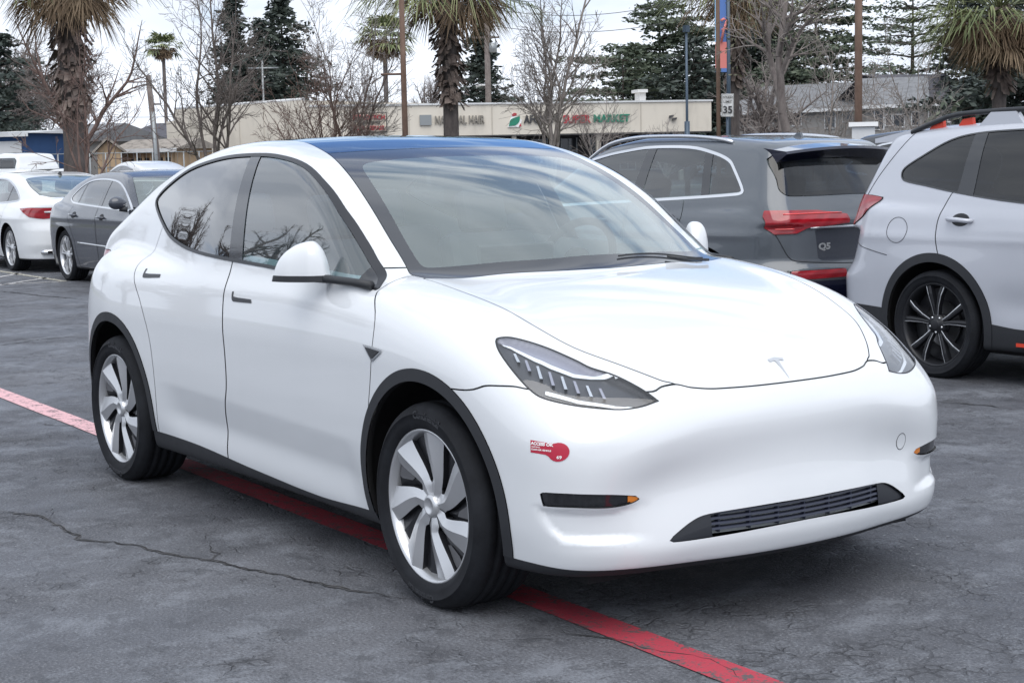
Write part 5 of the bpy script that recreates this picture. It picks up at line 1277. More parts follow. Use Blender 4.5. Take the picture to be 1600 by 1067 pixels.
M_POLEB = bark('brown_pole_wood', (.10, .062, .045), (.19, .125, .095), 6); M_STEEL = mat('blue_grey_pole', (.07, .10, .14), .45, .4); M_GALV = mat('galvanised', (.30, .32, .33), .5, .5)
M_REDW = stucco('weathered_shingles', (.28, .25, .22), .95, .2, 3); M_SGRN = mat('green_letters', (.02, .22, .14), .4); M_SRED = mat('red_letters', (.42, .03, .045), .4); M_SDK = mat('dark_letters', (.05, .05, .055), .5); M_SGRY = mat('faded_letters', (.26, .24, .21), .7)
M_WIN = mat('dark_window', (.03, .035, .045), .08, coat=.5)
M_SGR = stucco('grey_siding', (.30, .29, .28), .9, .1, 1.2)
def frame_of(pa, da, pb, db):
    """vertical wall frame from column pa at distance da to column pb at distance db"""
    A, B = np.array(base(pa, da)), np.array(base(pb, db)); e = B - A; L = np.linalg.norm(e[:2]); e = e/L; n = np.array([e[1], -e[0], 0])
    if n @ (CAM_P - A) < 0: n = -n
    return A, e, n, L
class Wall:
    def __init__(s, pa, da, pb, db):
        s.A, s.e, s.n, s.L = frame_of(pa, da, pb, db)
    def u(s, px):
        """length along the wall at photo column px (horizon height)"""
        d = ray((px, 240)); M_ = np.array([[s.e[0], -d[0]], [s.e[1], -d[1]]]); q = np.linalg.solve(M_, (CAM_P - s.A)[:2]); return q[0]
    def z(s, px, y):
        d = ray((px, y)); t = ((s.A - CAM_P) @ s.n)/(d @ s.n); return CAM_P[2] + d[2]*t
    def M(s):   # local (u along, v outward to camera, z) -> world offset from root
        return Matrix(((s.e[0], s.n[0], 0, 0), (s.e[1], s.n[1], 0, 0), (0, 0, 1, 0), (0, 0, 0, 1)))
    def root(s, name, label, cat, group=None):
        r = thing(name, label, cat, tuple(s.A), 0, group); return r
    def box(s, g, u0, u1, v0, v1, z0, z1, m=0): g.box((u0, v0, z0), (u1, v1, z1), m, s.M()); return g
def storefront():
    w = Wall(475, 91, 1112, 96); r = w.root('strip_mall', 'long beige strip mall with flat parapet and shop signs across the street', 'shop building')
    zt, zb = w.z(800, 163), w.z(1000, 207); L = w.L; D = -16
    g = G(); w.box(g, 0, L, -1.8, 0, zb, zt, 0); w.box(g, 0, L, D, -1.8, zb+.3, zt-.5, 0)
    g.build('parapet', M_BEIGE, r)
    g = G(); w.box(g, -.05, L+.08, -.35, .08, zt, zt+.10); g.build('coping', M_GARAGE, r)
    g = G()
    for px in (640, 770, 1002): g = G(); w.box(g, w.u(px)-.03, w.u(px)+.03, .002, .03, zb, zt); g.build('panel_joint', M_BEIGE2, r)
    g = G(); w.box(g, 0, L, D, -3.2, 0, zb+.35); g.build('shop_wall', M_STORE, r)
    g = G(); w.box(g, 0, L, -3.0, -.1, zb-.06, zb-.005); g.build('soffit', M_SGR, r)
    rr = np.random.default_rng(3)
    for k in range(12):
        u = 1 + k*(L-2)/12; wd = (L-2)/12 - .9
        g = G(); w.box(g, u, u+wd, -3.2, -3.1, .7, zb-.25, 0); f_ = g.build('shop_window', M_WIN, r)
        g = G(); w.box(g, u-.06, u, -3.2, -3.04, .6, zb-.2); w.box(g, u+wd, u+wd+.06, -3.2, -3.04, .6, zb-.2); w.box(g, u, u+wd, -3.2, -3.04, .6, .7); w.box(g, u+wd*.5-.03, u+wd*.5+.03, -3.1, -3.04, .7, zb-.25); w.box(g, u, u+wd, -3.1, -3.05, 1.75, 1.83); g.build('window_frame', M_GALV, f_)
        if k >= 6:
            g = G(); w.box(g, u+rr.uniform(.1, wd*.4), u+wd*rr.uniform(.55, .9), -3.09, -3.07, rr.uniform(1, 1.3), rr.uniform(1.5, 1.75)); g.build('window_poster', [M_REDP, M_GARAGE, M_BLUEW][k % 3], f_)
    for k in range(5): 
        u = L*(.08+.21*k); g = G(); w.box(g, u, u+.25, -.5, -.25, 0, zb); g.build('post', M_BEIGE2, r)
    def letters(txt, px0, px1, y0, y1, m, bold, nm='sign_letters', sh=0):
        u0, u1 = w.u(px0), w.u(px1); z0, z1 = w.z((px0+px1)/2, y1), w.z((px0+px1)/2, y0); V, F = text_mesh(txt, 1, bold=bold, extrude=.03, align='LEFT'); V = np.array(V); lo, hi = V.min(0), V.max(0)
        V = (V - lo)/(hi - lo); M_ = w.M(); P = [M_ @ Vector((u0 + a*(u1-u0), .03 + c*.10, z0 + b*(z1-z0))) for a, b, c in V]
        g = G(); g.add(P, F); return g.build(nm, m, r)
    letters('AFGHAN', 819, 871, 180, 193, M_SDK, .02); letters('SUPER', 880, 923, 180, 193, M_SRED, .02); letters('MARKET', 928, 984, 179, 191, M_SGRN, .02)
    letters('NATURAL HAIR', 681, 758, 181, 194, M_SGRY, .02)
    # green leaf logo panel
    u = lambda p: w.u(p); z = lambda y: w.z(805, y)
    g = G(); M_ = w.M(); g.plate([(u(794), z(199)), (u(813), z(199)), (u(816), z(188)), (u(801), z(177)), (u(798), z(186))], .02, .08, lambda a, b, c: M_ @ Vector((a, c, b))); lg = g.build('logo_panel', M_WHITE, r)
    lf = smooth_poly([(u(795.5), z(197.5)), (u(798), z(188)), (u(805), z(184)), (u(813), z(182)), (u(812), z(190)), (u(806), z(196))], 4, True, (0, 3))
    g = G(); g.plate(lf, .08, .11, lambda a, b, c: M_ @ Vector((a, c, b))); g.build('logo_leaf', M_SGRN, lg)
    g = G(); g.plate([(u(811), z(198)), (u(815), z(198)), (u(814), z(193))], .08, .11, lambda a, b, c: M_ @ Vector((a, c, b))); g.plate(smooth_poly([(u(800), z(180)), (u(804), z(177)), (u(808), z(178)), (u(807), z(181)), (u(803), z(182))], 3), .03, .10, lambda a, b, c: M_ @ Vector((a, c, b))); g.build('logo_red', M_SRED, lg)
    g = G(); w.box(g, w.u(657), w.u(675), .01, .12, w.z(666, 196), w.z(666, 180)); g.build('grey_sign_box', M_GALV, r)
    g = G(); w.box(g, w.u(549), w.u(605.5), .01, .16, w.z(577, 207.5), w.z(577, 176.5)); b = g.build('sign_box', M_SDK, r)
    g = G(); w.box(g, w.u(550.5), w.u(604), .16, .18, w.z(577, 206), w.z(577, 178)); g.build('sign_face', M_CREAM, b)
    def bl(txt, px0, px1, y0, y1, m, bold):
        o = letters(txt, px0, px1, y0, y1, m, bold); me = o.data
        for v in me.vertices: v.co += Vector(w.n)*.14
        o.parent = b; o.matrix_parent_inverse = Matrix(); o.name = 'sign_letters'
    bl('DYNOTECH', 552.5, 602, 180, 187.5, M_SRED, .02); bl('SALES & SERVICE', 560, 595, 190, 194, M_SDK, .0); bl('CAR REPAIR', 553, 602, 197, 204, M_SRED, .02)
    g = G(); M_ = w.M()
    for p, y, s in ((1048, 182, 1), (1053, 186, .8)): 
        g.plate([(w.u(p-3), w.z(p, y+3)), (w.u(p+3), w.z(p, y+1)), (w.u(p+4), w.z(p, y-2)), (w.u(p-2), w.z(p, y-1))], .02, .2, lambda a, b, c: M_ @ Vector((a, c, b)))
    g.build('wall_lamp', M_SDK, r)
    # roof units
    g = G(); w.box(g, w.u(1040), w.u(1050), -6, -5, zt-.5, w.z(1045, 138)); w.box(g, w.u(1036), w.u(1052), -6.2, -4.8, w.z(1045, 139), w.z(1045, 134)); g.build('roof_duct', M_GARAGE, r)
    w2 = Wall(262, 98, 476, 90.6); r2 = w2.root('warehouse', 'tall windowless beige side block at the left end of the strip mall', 'building')
    z0 = w2.z(476, 157); z1 = w2.z(275, 172); M_ = w2.M(); g = G(); pl = [(0, 0), (w2.L, 0), (w2.L, z0), (w2.u(275), z1), (w2.u(274.5), w2.z(275, 189)), (0, w2.z(265, 190))]
    g.plate(pl, 0, -20, lambda a, b, c: M_ @ Vector((a, c, b))); g.build('wall', M_BEIGE, r2)
    g = G(); g.tube([M_ @ Vector((w2.u(275), -.1, z1+.05)), M_ @ Vector((w2.L, -.1, z0+.05))], .10, 4); g.build('coping', M_GARAGE, r2)
    g = G()
    for k in range(5): g = G(); w2.box(g, w2.u(300+k*38)-.02, w2.u(300+k*38)+.02, .001, .02, 0, z1); g.build('panel_joint', M_BEIGE2, r2)
M_CREAM = mat('cream_sign_face', (.62, .55, .45), .5)
storefront()
def gable(label, pa, da, pb, db, ye, yr, depth, mw, mr, wins=(), name='house', cat='house', hip=False, eave=.5, over=.4):
    """house seen from its long side: eave at photo row ye, ridge row yr (at mid column)"""
    w = Wall(pa, da, pb, db); r = w.root(name, label, cat); pm = (pa+pb)/2; ze, zr = w.z(pm, ye), w.z(pm, yr); zr = ze + (zr-ze)*1.06; M_ = w.M(); L = w.L
    g = G(); w.box(g, 0, L, -depth, 0, 0, ze); g.build('wall', mw, r)
    g = G(); o = over; hl = depth*.5 if hip else 0
    V = [M_ @ Vector(p) for p in ((-o, o, ze-.05), (L+o, o, ze-.05), (L+o, -depth-o, ze-.05), (-o, -depth-o, ze-.05), (hl-o, -depth/2, zr), (L+o-hl, -depth/2, zr))]
    g.add(V, [(0, 1, 5, 4), (2, 3, 4, 5), (1, 2, 5), (3, 0, 4), (0, 3, 2, 1)]); rf = g.build('roof', mr, r)
    g = G(); w.box(g, -o, L+o, o, o+.04, ze-.22, ze-.02); g.build('fascia_board', M_GARAGE, rf)
    for (p0, p1, y0, y1) in wins:
        g = G(); w.box(g, w.u(p0), w.u(p1), .005, .04, w.z((p0+p1)/2, y1), w.z((p0+p1)/2, y0)); f_ = g.build('window', M_WIN, r)
        g = G(); a, b, c, d = w.u(p0), w.u(p1), w.z((p0+p1)/2, y1), w.z((p0+p1)/2, y0)
        w.box(g, a-.06, a, .005, .07, c, d); w.box(g, b, b+.06, .005, .07, c, d); w.box(g, a-.06, b+.06, .005, .07, d, d+.06); w.box(g, a-.06, b+.06, .005, .07, c-.06, c); g.build('window_frame', M_GARAGE, f_)
    return r, w
gable('long apartment house with grey shingle roof and covered walkway, right of the speed sign', 1140, 104, 1352, 100, 171, 129, 11, M_SGR, M_SHIN, [(1205, 1222, 176, 192), (1160, 1172, 176, 192), (1240, 1252, 176, 196), (1290, 1305, 174, 200), (1318, 1332, 176, 190)])
gable('apartment house with grey roof and hipped end behind the brown post', 1352, 92, 1440, 92, 163, 118, 10, M_SGR, M_SHIN, [(1367, 1380, 166, 202), (1384, 1392, 180, 196), (1396, 1412, 180, 198), (1425, 1434, 176, 196)])
gable('dark-roofed wing of the apartment house left of the far right palm', 1440, 95, 1530, 97, 160, 112, 10, M_SGR, M_SHIND, [(1450, 1462, 170, 190), (1480, 1500, 170, 190)], hip=True)
gable('low house with light grey roof behind the left palm', 38, 96, 112, 94, 221, 194, 9, M_SGR, M_SHIN, [(80, 95, 224, 240), (50, 60, 226, 240)])
gable('blue building with white roller door at the left edge', -60, 88, 41, 86, 208, 204, 6, M_BLUEW, M_GARAGE, [], name='garage_building', cat='building')
_w = Wall(-60, 88, 41, 86); _r = bpy.data.objects['garage_building']; g = G(); _w.box(g, _w.u(0), _w.u(35), .01, .08, 0, _w.z(18, 221)); g.build('roller_door', M_GARAGE, _r)
gable('dark-roofed shed behind the wooden lean-to', 190, 104, 262, 102, 217, 192, 8, M_SGR, M_SHIND, [], name='shed', cat='shed')
gable('wooden lean-to with weathered roof and open posts beside the warehouse', 187, 90, 273, 88, 232, 218, 3.5, M_TAN, M_REDW, [], name='lean_to', cat='shed')
_r2 = bpy.data.objects['lean_to']; _w = Wall(187, 90, 273, 88); g = G()
for p in (200, 213, 225, 237, 249, 258, 270): _w.box(g, _w.u(p)-.06, _w.u(p)+.06, .02, .12, 0, _w.z(230, 233))
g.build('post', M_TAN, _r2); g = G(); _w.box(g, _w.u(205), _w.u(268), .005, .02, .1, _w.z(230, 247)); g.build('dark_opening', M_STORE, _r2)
def gabled_shed():
    w = Wall(152, 84, 190, 84); r = w.root('gabled_shed', 'small tan plywood shed with pointed gable front', 'shed'); M_ = w.M(); ze, zr = w.z(170, 235), w.z(170, 221); L = w.L
    g = G(); g.plate([(0, 0), (L, 0), (L, ze), (L*.42, zr), (0, ze)], 0, -5, lambda a, b, c: M_ @ Vector((a, c, b))); g.build('wall', M_TAN, r)
    g = G()
    for a, b in (((-.25, ze-.2), (L*.42, zr+.08)), ((L*.42, zr+.08), (L+.25, ze-.2))):
        V = [M_ @ Vector((p[0], v, p[1] + d)) for d in (0, .14) for v in (.25, -5.2) for p in (a, b)]; g.add(V, [(0, 1, 3, 2), (4, 6, 7, 5), (0, 4, 5, 1), (2, 3, 7, 6), (0, 2, 6, 4), (1, 5, 7, 3)])
    g.build('roof', M_REDW, r)
    g = G()
    for q in (.25, .5, .75): w.box(g, L*q-.02, L*q+.02, .004, .03, 0, ze)
    w.box(g, 0, L, .004, .03, ze*.62, ze*.62+.05); g.build('batten', M_REDW, r)
gabled_shed()
# --- chain link fence, carport fence
def fence(label, pa, da, pb, db, h, n, m=None):
    w = Wall(pa, da, pb, db); r = w.root('fence', label, 'fence')
    for k in range(n+1):
        g = G(); M_ = w.M(); u = w.L*k/n; g.tube([M_ @ Vector((u, 0, 0)), M_ @ Vector((u, 0, h))], .035, 6); g.build('post', m or M_GALV, r)
    g = G(); M_ = w.M()
    for z in (h, h*.5, .1): g.tube([M_ @ Vector((0, 0, z)), M_ @ Vector((w.L, 0, z))], .022, 5)
    g.build('rail', m or M_GALV, r)
    g = G(); kk = int(w.L/.28)
    for k in range(kk):
        u = w.L*k/kk; g.tube([M_ @ Vector((u, .0, .1)), M_ @ Vector((u, .0, h))], .007, 3, caps=False)
    g.build('pickets', m or M_GALV, r)
fence('thin metal fence in front of the wooden sheds', 40, 80, 335, 80, 2.1, 12)
fence('dark metal fence in front of the apartment houses', 1225, 84, 1440, 84, 2.0, 14, M_SDK)
# --- planted verge with kerb, street beyond it
def band(name, d0, d1, z, m, th=0):
    e = np.array([math.sin(YAW), -math.cos(YAW)]); f2 = np.array([math.cos(YAW), math.sin(YAW)]); c = CAM_P[:2]; g = G()
    P = [c + f2*d0 - e*160, c + f2*d0 + e*160, c + f2*d1 + e*160, c + f2*d1 - e*160]
    if th: V = [(*p, z) for p in P] + [(*p, z - th) for p in P]; g.add(V, [(0, 1, 2, 3), (0, 4, 5, 1), (2, 6, 7, 3), (1, 5, 6, 2), (3, 7, 4, 0)])
    else: g.add([(*p, z) for p in P], [(0, 1, 2, 3)])
    o = g.build(name, m); return tag(o, kind='structure')
M_GRS = mat('verge_grass', (.06, .08, .03), .95); _t = NT(M_GRS); _t.set('Base Color', _t.ramp(_t.noise(1.5, 7, _t.pos(), .7), [(.35, (.05, .065, .025)), (.6, (.11, .115, .055)), (.75, (.15, .12, .08))])); _t.bump(_t.noise(30, 4, _t.pos()), 1, .05)
M_CONC = stucco('kerb_concrete', (.34, .335, .32)); M_ROAD = stucco('road_asphalt', (.10, .10, .105), .9, .1, .8)
band('kerb', 38.4, 38.55, .12, M_CONC, .2); band('verge', 38.6, 52, .10, M_GRS, .15); band('kerb', 52.05, 52.2, .12, M_CONC, .2); band('road', 52.25, 72, .006, M_ROAD); band('kerb', 72.1, 72.25, .12, M_CONC, .2); band('pavement', 72.3, 75, .10, M_CONC, .15)
for k_ in range(-12, 13):
    e = np.array([math.sin(YAW), -math.cos(YAW)]); c_ = CAM_P[:2] + np.array([math.cos(YAW), math.sin(YAW)])*62 + e*k_*9; g = G(); g.add([(*(c_ + e*a + np.array([math.cos(YAW), math.sin(YAW)])*b), .011) for a, b in ((-1.5, -.06), (1.5, -.06), (1.5, .06), (-1.5, .06))], [(0, 1, 2, 3)]); tag(g.build('lane_marking', M_GARAGE), kind='structure')
# --- flat sheets
def strip(name, pts, z, m, kind='structure'):
    g = G(); g.add([(p[0], p[1], z) for p in pts], [range(len(pts))]); o = g.build(name, m); return tag(o, kind=kind)
# --- poles
def pole(label, px, dist, ytop, r0, r1, m, name='utility_pole', cat='pole', arms=(), lean=0, extra=None, group=None):
    b = base(px, dist); H = zpx(px, ytop, dist); r = thing(name, label, cat, b, 0, group); e = np.array([_r_[0], _r_[1], 0]); g = G()
    g.tube([(0, 0, 0), tuple(e*lean*.5 + [0, 0, H*.5]), tuple(e*lean + [0, 0, H])], [r0, (r0+r1)/2, r1], 12); g.build('post', m, r)
    for (y, w0, w1, th) in arms:
        z = zpx(px, y, dist); g = G(); a, c = e*w0 + e*lean*z/H, e*w1 + e*lean*z/H; g.tube([(a[0], a[1], z), (c[0], c[1], z)], th, 6); g.build('crossarm', m, r)
    return r, b, H, e
_r_ = np.array([math.sin(YAW), -math.cos(YAW)])
pole('tall plain brown pole between the red sign and the middle palm', 634, 40, -60, .075, .062, M_POLEB, arms=[(116, -.55, 0, .03)])
pole('thick brown wooden pole in front of the apartment roofs', 1341, 34, -120, .082, .075, M_POLEB)
pole('slim brown pole in front of the blue street banner', 1123, 42, -60, .055, .052, M_POLEB)
r, b, H, e = pole('grey street light pole carrying a blue and coral banner, behind the speed limit sign', 1139, 50, -80, .062, .055, M_STEEL, 'street_lamp', 'street lamp')
def vplane(name, px0, px1, y0, y1, dist, m, parent, b, th=.02, dz=0):
    g = G(); P = [np.array(at(q, dist)) - np.array(b) for q in ((px0, y1), (px1, y1), (px1, y0), (px0, y0))]; d = np.array([math.cos(VDIR), math.sin(VDIR), 0])*th
    g.add([p for p in P] + [p + d for p in P], [(0, 1, 2, 3), (7, 6, 5, 4), (0, 4, 5, 1), (1, 5, 6, 2), (2, 6, 7, 3), (3, 7, 4, 0)]); return g.build(name, m, parent)
M_BANB = mat('banner_blue', (.10, .20, .50), .7); M_BANC = mat('banner_coral', (.68, .22, .20), .7); M_BANL = mat('banner_light_blue', (.30, .55, .80), .7)
bn = vplane('banner', 1118, 1139, -5, 66, 50, M_BANB, r, b); vplane('banner_panel', 1118, 1139, 66, 107, 49.97, M_BANC, bn, b); vplane('banner_foot', 1127, 1139, 107, 113, 49.97, M_BANB, bn, b); vplane('banner_edge', 1117, 1120, -5, 66, 49.96, M_BANL, bn, b)
def at_local(px, d, b): return tuple(np.array(at(px, d)) - np.array(b))
g = G(); g.tube([at_local((1126, 33), 49.9, b), at_local((1131, 30), 49.9, b), at_local((1136, 32), 49.9, b), at_local((1131, 46), 49.9, b), at_local((1127, 66), 49.9, b)], .04, 5); g.tube([at_local((1127, 47), 49.9, b), at_local((1137, 45), 49.9, b)], .03, 5); g.build('banner_numeral', M_BANC, bn)
for y in (-4, 113): g = G(); g.tube([at_local((1117, y), 50, b), at_local((1139, y), 50, b)], .025, 5); g.build('banner_bracket', M_STEEL, r)
# speed limit sign
b = base(1137, 45); r = thing('speed_limit_sign', 'white speed limit 35 sign on the pole below the banner', 'road sign', b)
g = G(); g.tube([(0, 0, 0), (0, 0, zpx(1137, 146, 45))], .04, 8); g.build('post', M_STEEL, r)
sg = vplane('sign_plate', 1127.5, 1146.5, 147, 182.5, 44.9, M_WHITE, r, b)
def face_text(txt, px, y, hpx, dist, m, par, b, bold=.02, xs=1):
    V, F = text_mesh(txt, hpx*1.38*dist/FPX, bold=bold*hpx*dist/FPX, extrude=.004, xs=xs); o = np.array(at((px, y), dist)) - np.array(b); ex = np.array([_r_[0], _r_[1], 0])
    g = G(); g.add([o + ex*a + np.array([0, 0, bb]) - np.array([math.cos(VDIR), math.sin(VDIR), 0])*c for a, bb, c in V], F); return g.build('sign_text', m, par)
face_text('SPEED', 1137, 152.3, 4, 44.86, M_SDK, sg, b, .01); face_text('LIMIT', 1137, 159.5, 4, 44.86, M_SDK, sg, b, .01); face_text('35', 1137, 172.5, 11, 44.86, M_SDK, sg, b, .04, 1.0)
g = G(); P = [at_local(q, 44.87, b) for q in ((1128.3, 148), (1145.7, 148), (1145.7, 181.7), (1128.3, 181.7), (1128.3, 148))]; g.tube(P, .006, 4); g.build('sign_border', M_SDK, sg)
# small grey post lamp left of the banner
r, b, H, e = pole('thin dark street lamp post right of the supermarket sign', 1074, 46, 42, .042, .034, M_STEEL, 'street_lamp', 'street lamp'); g = G(); g.box((-.07, -.07, H-.15), (.07, .07, H+.03)); g.build('lamp_head', M_STEEL, r)
g = G(); g.tube([(0, 0, 0), (0, 0, zpx(1074, 190, 46))], .075, 12); g.build('base_collar', M_STEEL, r)
r, b, H, e = pole('utility pole with crossarm and transformer behind the middle palm', 765, 95, 20, .19, .15, M_BARK, arms=[(59, -.9, .7, .06), (14, -.8, .9, .06)]); g = G(); g.tube([tuple(e*.3 + [0, 0, zpx(765, 82, 95)]), tuple(e*.3 + [0, 0, zpx(765, 68, 95)])], .25, 10); g.build('transformer', M_GALV, r)
r, b, H, e = pole('slanting wooden utility pole beside the wooden sheds', 250, 70, 118, .14, .11, M_BARK, lean=-.35, arms=[(163, -.1, .35, .04)]); 
pole('bright metal conduit post in front of the lean-to', 246, 66, 175, .07, .07, M_GALV, name='metal_post', cat='post', lean=-.12)
r, b, H, e = pole('street light with long arms behind the bare trees on the left', 415, 110, 95, .10, .07, M_GALV, 'street_lamp', 'street lamp', arms=[(107, -.95, 1.1, .07)])
r, b, H, e = pole('street light with a curved arm left of the far utility pole', 764, 108, 134, .09, .07, M_GALV, 'street_lamp', 'street lamp'); g = G(); g.tube([(0, 0, H), tuple(-e*.4 + [0, 0, H+.05]), tuple(-e*.75 + [0, 0, H-.05])], .07, 6); g.build('lamp_arm', M_GARAGE, r)
r, b, H, e = pole('tall distant pole sign with red panel above the warehouse', 399, 160, 60, .18, .15, M_BARK, 'pole_sign', 'sign', arms=[]); vplane('sign_panel', 393, 403, 136, 152, 159.5, M_SRED, r, b, .3)
# overhead wires
def wire(label, p0, d0, p1, d1, sag=.6, th=.018):
    A, B = np.array(at(p0, d0)), np.array(at(p1, d1)); n = 16; M_ = [A + (B-A)*t - np.array([0, 0, 4*sag*t*(1-t)]) for t in np.linspace(0, 1, n)]
    g = G(); g.tube([tuple(p - A) for p in M_], th, 4, caps=False); o = g.build('overhead_wire', M_SDK); o.location = A; tag(o, label, 'wire')
wire('upper overhead wire between the utility pole and the cedar', (765, 14), 95, (1060, 2), 100); wire('lower overhead wire between the utility pole and the cedar', (765, 40), 95, (1075, 28), 100)
wire('far low overhead wire across the left background', (-20, 168), 120, (420, 172), 120)
# utility cabinet
b = base(1349, 27); w = Wall(1331, 27, 1367, 27); r = w.root('utility_cabinet', 'white utility cabinet with lipped lid behind the dark grey suv', 'utility box'); zt = w.z(1349, 193)
g = G(); w.box(g, 0, w.L, -.8, 0, 0, zt-.06); g.build('cabinet', M_GARAGE, r); g = G(); w.box(g, -.05, w.L+.05, -.85, .05, zt-.05, zt+.02); g.build('lid', M_WHITE, r)
# --- palms
palm('shaggy fan palm with a dark thick trunk at the far left', base(118, 46), zpx(118, -62, 46), 1, .34, 1.3, 40, 2.3, 1.8, shag0=.40)
palm('shaggy fan palm with a swollen trunk above the middle of the roof', base(706, 48), zpx(706, -52, 48), 2, .25, 1.3, 44, 2.5, 1.9, shag0=.44)
palm('fan palm half hidden by the street banner', base(1148, 55), zpx(1152, -45, 55), 3, .19, 1.3, 44, 2.5, 1.7, shag0=.50)
palm('fan palm with full green crown at the right edge', base(1560, 44), zpx(1560, 12, 44), 4, .20, 1.3, 80, 1.9, 1.5, shag0=.58, sk=.62)
palm('slender distant palm with small head left of the tall brown pole', base(606, 140), zpx(606, 58, 140), 5, .22, 1.6, 46, 2.3, 0, group='distant slender palms', far=True)
palm('very slender distant palm above the wooden sheds', base(262, 175), zpx(258, 72, 175), 6, .2, 1.2, 36, 1.7, 0, group='distant slender palms', far=True)
# --- bare trees
bare_tree('spreading bare tree with dense twigs behind the left palm', base(120, 68), 9.5, .95, .15, 6, 21, M_BARKR, M_BARK, .1, 6)
bare_tree('young reddish bare tree in front of the left palm', base(140, 40), 5.5, .6, .05, 5, 22, M_BARKR, M_BARKR, .5, 6, first=.12)
bare_tree('tall vase-shaped bare tree in front of the warehouse wall', base(332, 52), 9.6, .60, .085, 5, 23, M_BARK, M_BARK, 1.0, 6, first=.08)
bare_tree('bare bushy tree left of the red and cream sign', base(505, 50), 6.6, .7, .05, 6, 24, M_BARKR, M_BARKR, .8, 5, first=.06)
bare_tree('slim bare tree in front of the red and cream sign', base(545, 52), 8.8, .5, .06, 4, 25, M_BARKR, M_TWIG, 1.0, 6, first=.08)
bare_tree('pale bare tree in front of the supermarket sign', base(876, 50), 9.0, .62, .085, 5, 26, M_TWIG, M_TWIG, .9, 6, first=.10)
bare_tree('small pale bare sapling under the supermarket sign', base(930, 56), 4.4, .6, .04, 5, 27, M_TWIG, M_TWIG, .8, 5, first=.2)
bare_tree('low bare sapling at the right end of the strip mall', base(1042, 60), 3.6, .7, .05, 5, 28, M_TWIG, M_TWIG, .5, 4, first=.2)
bare_tree('big grey-barked tree with forked trunk and sparse leaves', base(1240, 40), 10.5, .42, .16, 2, 29, M_BARK, M_TWIG, .8, 6, leaves=(M_OAK, .3, 2, .055), first=.03, clear=.30)
bare_tree('thin bare tree beside the forked tree', base(1290, 44), 6.0, .6, .045, 3, 30, M_TWIG, M_TWIG, .6, 5, first=.12)
bare_tree('pale bare shrub in front of the hipped apartment roof', base(1432, 42), 5.6, .6, .04, 4, 31, M_TWIG, M_TWIG, .5, 5, first=.1)
for i, (px, d, h, s, lb) in enumerate(((860, 150, 8, .8, 'distant rounded bare tree left of the cedars'), (665, 150, 11, .6, 'distant bare tree left of the middle palm'), (820, 170, 9, .9, 'far bare tree right of the dark conifer'), (30, 110, 13, .9, 'distant bare tree at the left edge'), (1190, 90, 9, .9, 'bare tree behind the right apartment roof'))):
    bare_tree(lb, base(px, d), h, s, .2, 6, 40+i, M_BARK, M_TWIG, .3, 5)
# --- conifers and evergreens
conifer('dark narrow redwood left of the pole sign', base(372, 115), zpx(372, -8, 115), 3.0, 51, pw=.6, gap=.28, flat=1.3, dens=1.3, leaf=.36)
conifer('tall dark redwood in the left background', base(447, 112), zpx(447, -12, 112), 5.0, 52, pw=.75, gap=.28, flat=1.3, dens=1.2, leaf=.38)
conifer('shorter dark redwood between the two tall ones', base(415, 128), zpx(415, 30, 128), 3.6, 53, pw=.7, gap=.3, flat=1.3, dens=1.2, leaf=.38)
conifer('dark pyramid conifer behind the middle palm', base(757, 112), zpx(757, 28, 112), 4.2, 54, pw=.9, gap=.3, flat=1.3, dens=1.2, leaf=.36)
conifer('layered blue-green cedar with flat shelves of branches', base(1033, 118), zpx(1033, -14, 118), 8.6, 55, M_CEDAR, gap=.55, droop=.1, flat=.35, dens=1.2, leaf=.36, pw=.55, base=.12)
conifer('broad low cedar left of the layered one', base(975, 112), zpx(975, 84, 112), 6.4, 56, M_CEDAR, gap=.6, droop=.15, flat=.4, dens=1.7, leaf=.34, pw=.5, base=.15)
conifer('dark rounded evergreen right of the layered cedar', base(1085, 110), zpx(1085, 60, 110), 5.0, 57, M_CONI, gap=.35, flat=1.2, dens=1.3, leaf=.36, pw=.5)
conifer('open airy cedar with long horizontal branches behind the apartment roofs', base(1425, 108), zpx(1425, -40, 108), 7.5, 58, M_CEDAR, gap=.75, droop=.12, flat=.25, dens=.75, leaf=.26, pw=.45, base=.2)
conifer('dense grey-green cedar behind the forked tree', base(1275, 115), zpx(1275, -60, 115), 7.2, 59, M_CEDAR, gap=.55, droop=.15, flat=.4, dens=1.5, leaf=.34, pw=.4)
conifer('dark evergreen behind the banner palm', base(1190, 122), zpx(1190, -30, 122), 5.5, 60, M_CONI, gap=.35, flat=1.2, dens=1.6, leaf=.38, pw=.5)
conifer('dark dense evergreen at the far right edge', base(1590, 75), zpx(1590, -40, 75), 4.6, 61, M_CONI, gap=.4, dens=1.8, leaf=.32, pw=.4, base=.05)
conifer('dark evergreen left of the far right palm', base(1515, 100), zpx(1515, -30, 100), 3.8, 62, M_CONI, gap=.35, flat=1.2, dens=1.5, leaf=.36, pw=.5)
conifer('dark evergreen at the far left edge', base(6, 92), zpx(6, 55, 92), 4.0, 63, M_CONI, gap=.4, dens=1.8, leaf=.32, pw=.4, base=.05)
shrub_line('olive green bushes below the far right palm', base(1490, 60), 7, 3.0, 71, M_CEDAR, rz=YAW-math.pi/2)
shrub_line('low dark hedge behind the wooden sheds', base(160, 118), 26, 3.2, 72, M_CONI, rz=YAW-math.pi/2, dens=.7)
shrub_line('brown leafless thicket behind the strip mall', base(900, 126), 30, 5.2, 73, M_DEADD, name='thicket', rz=YAW-math.pi/2, w=3, dens=.5)
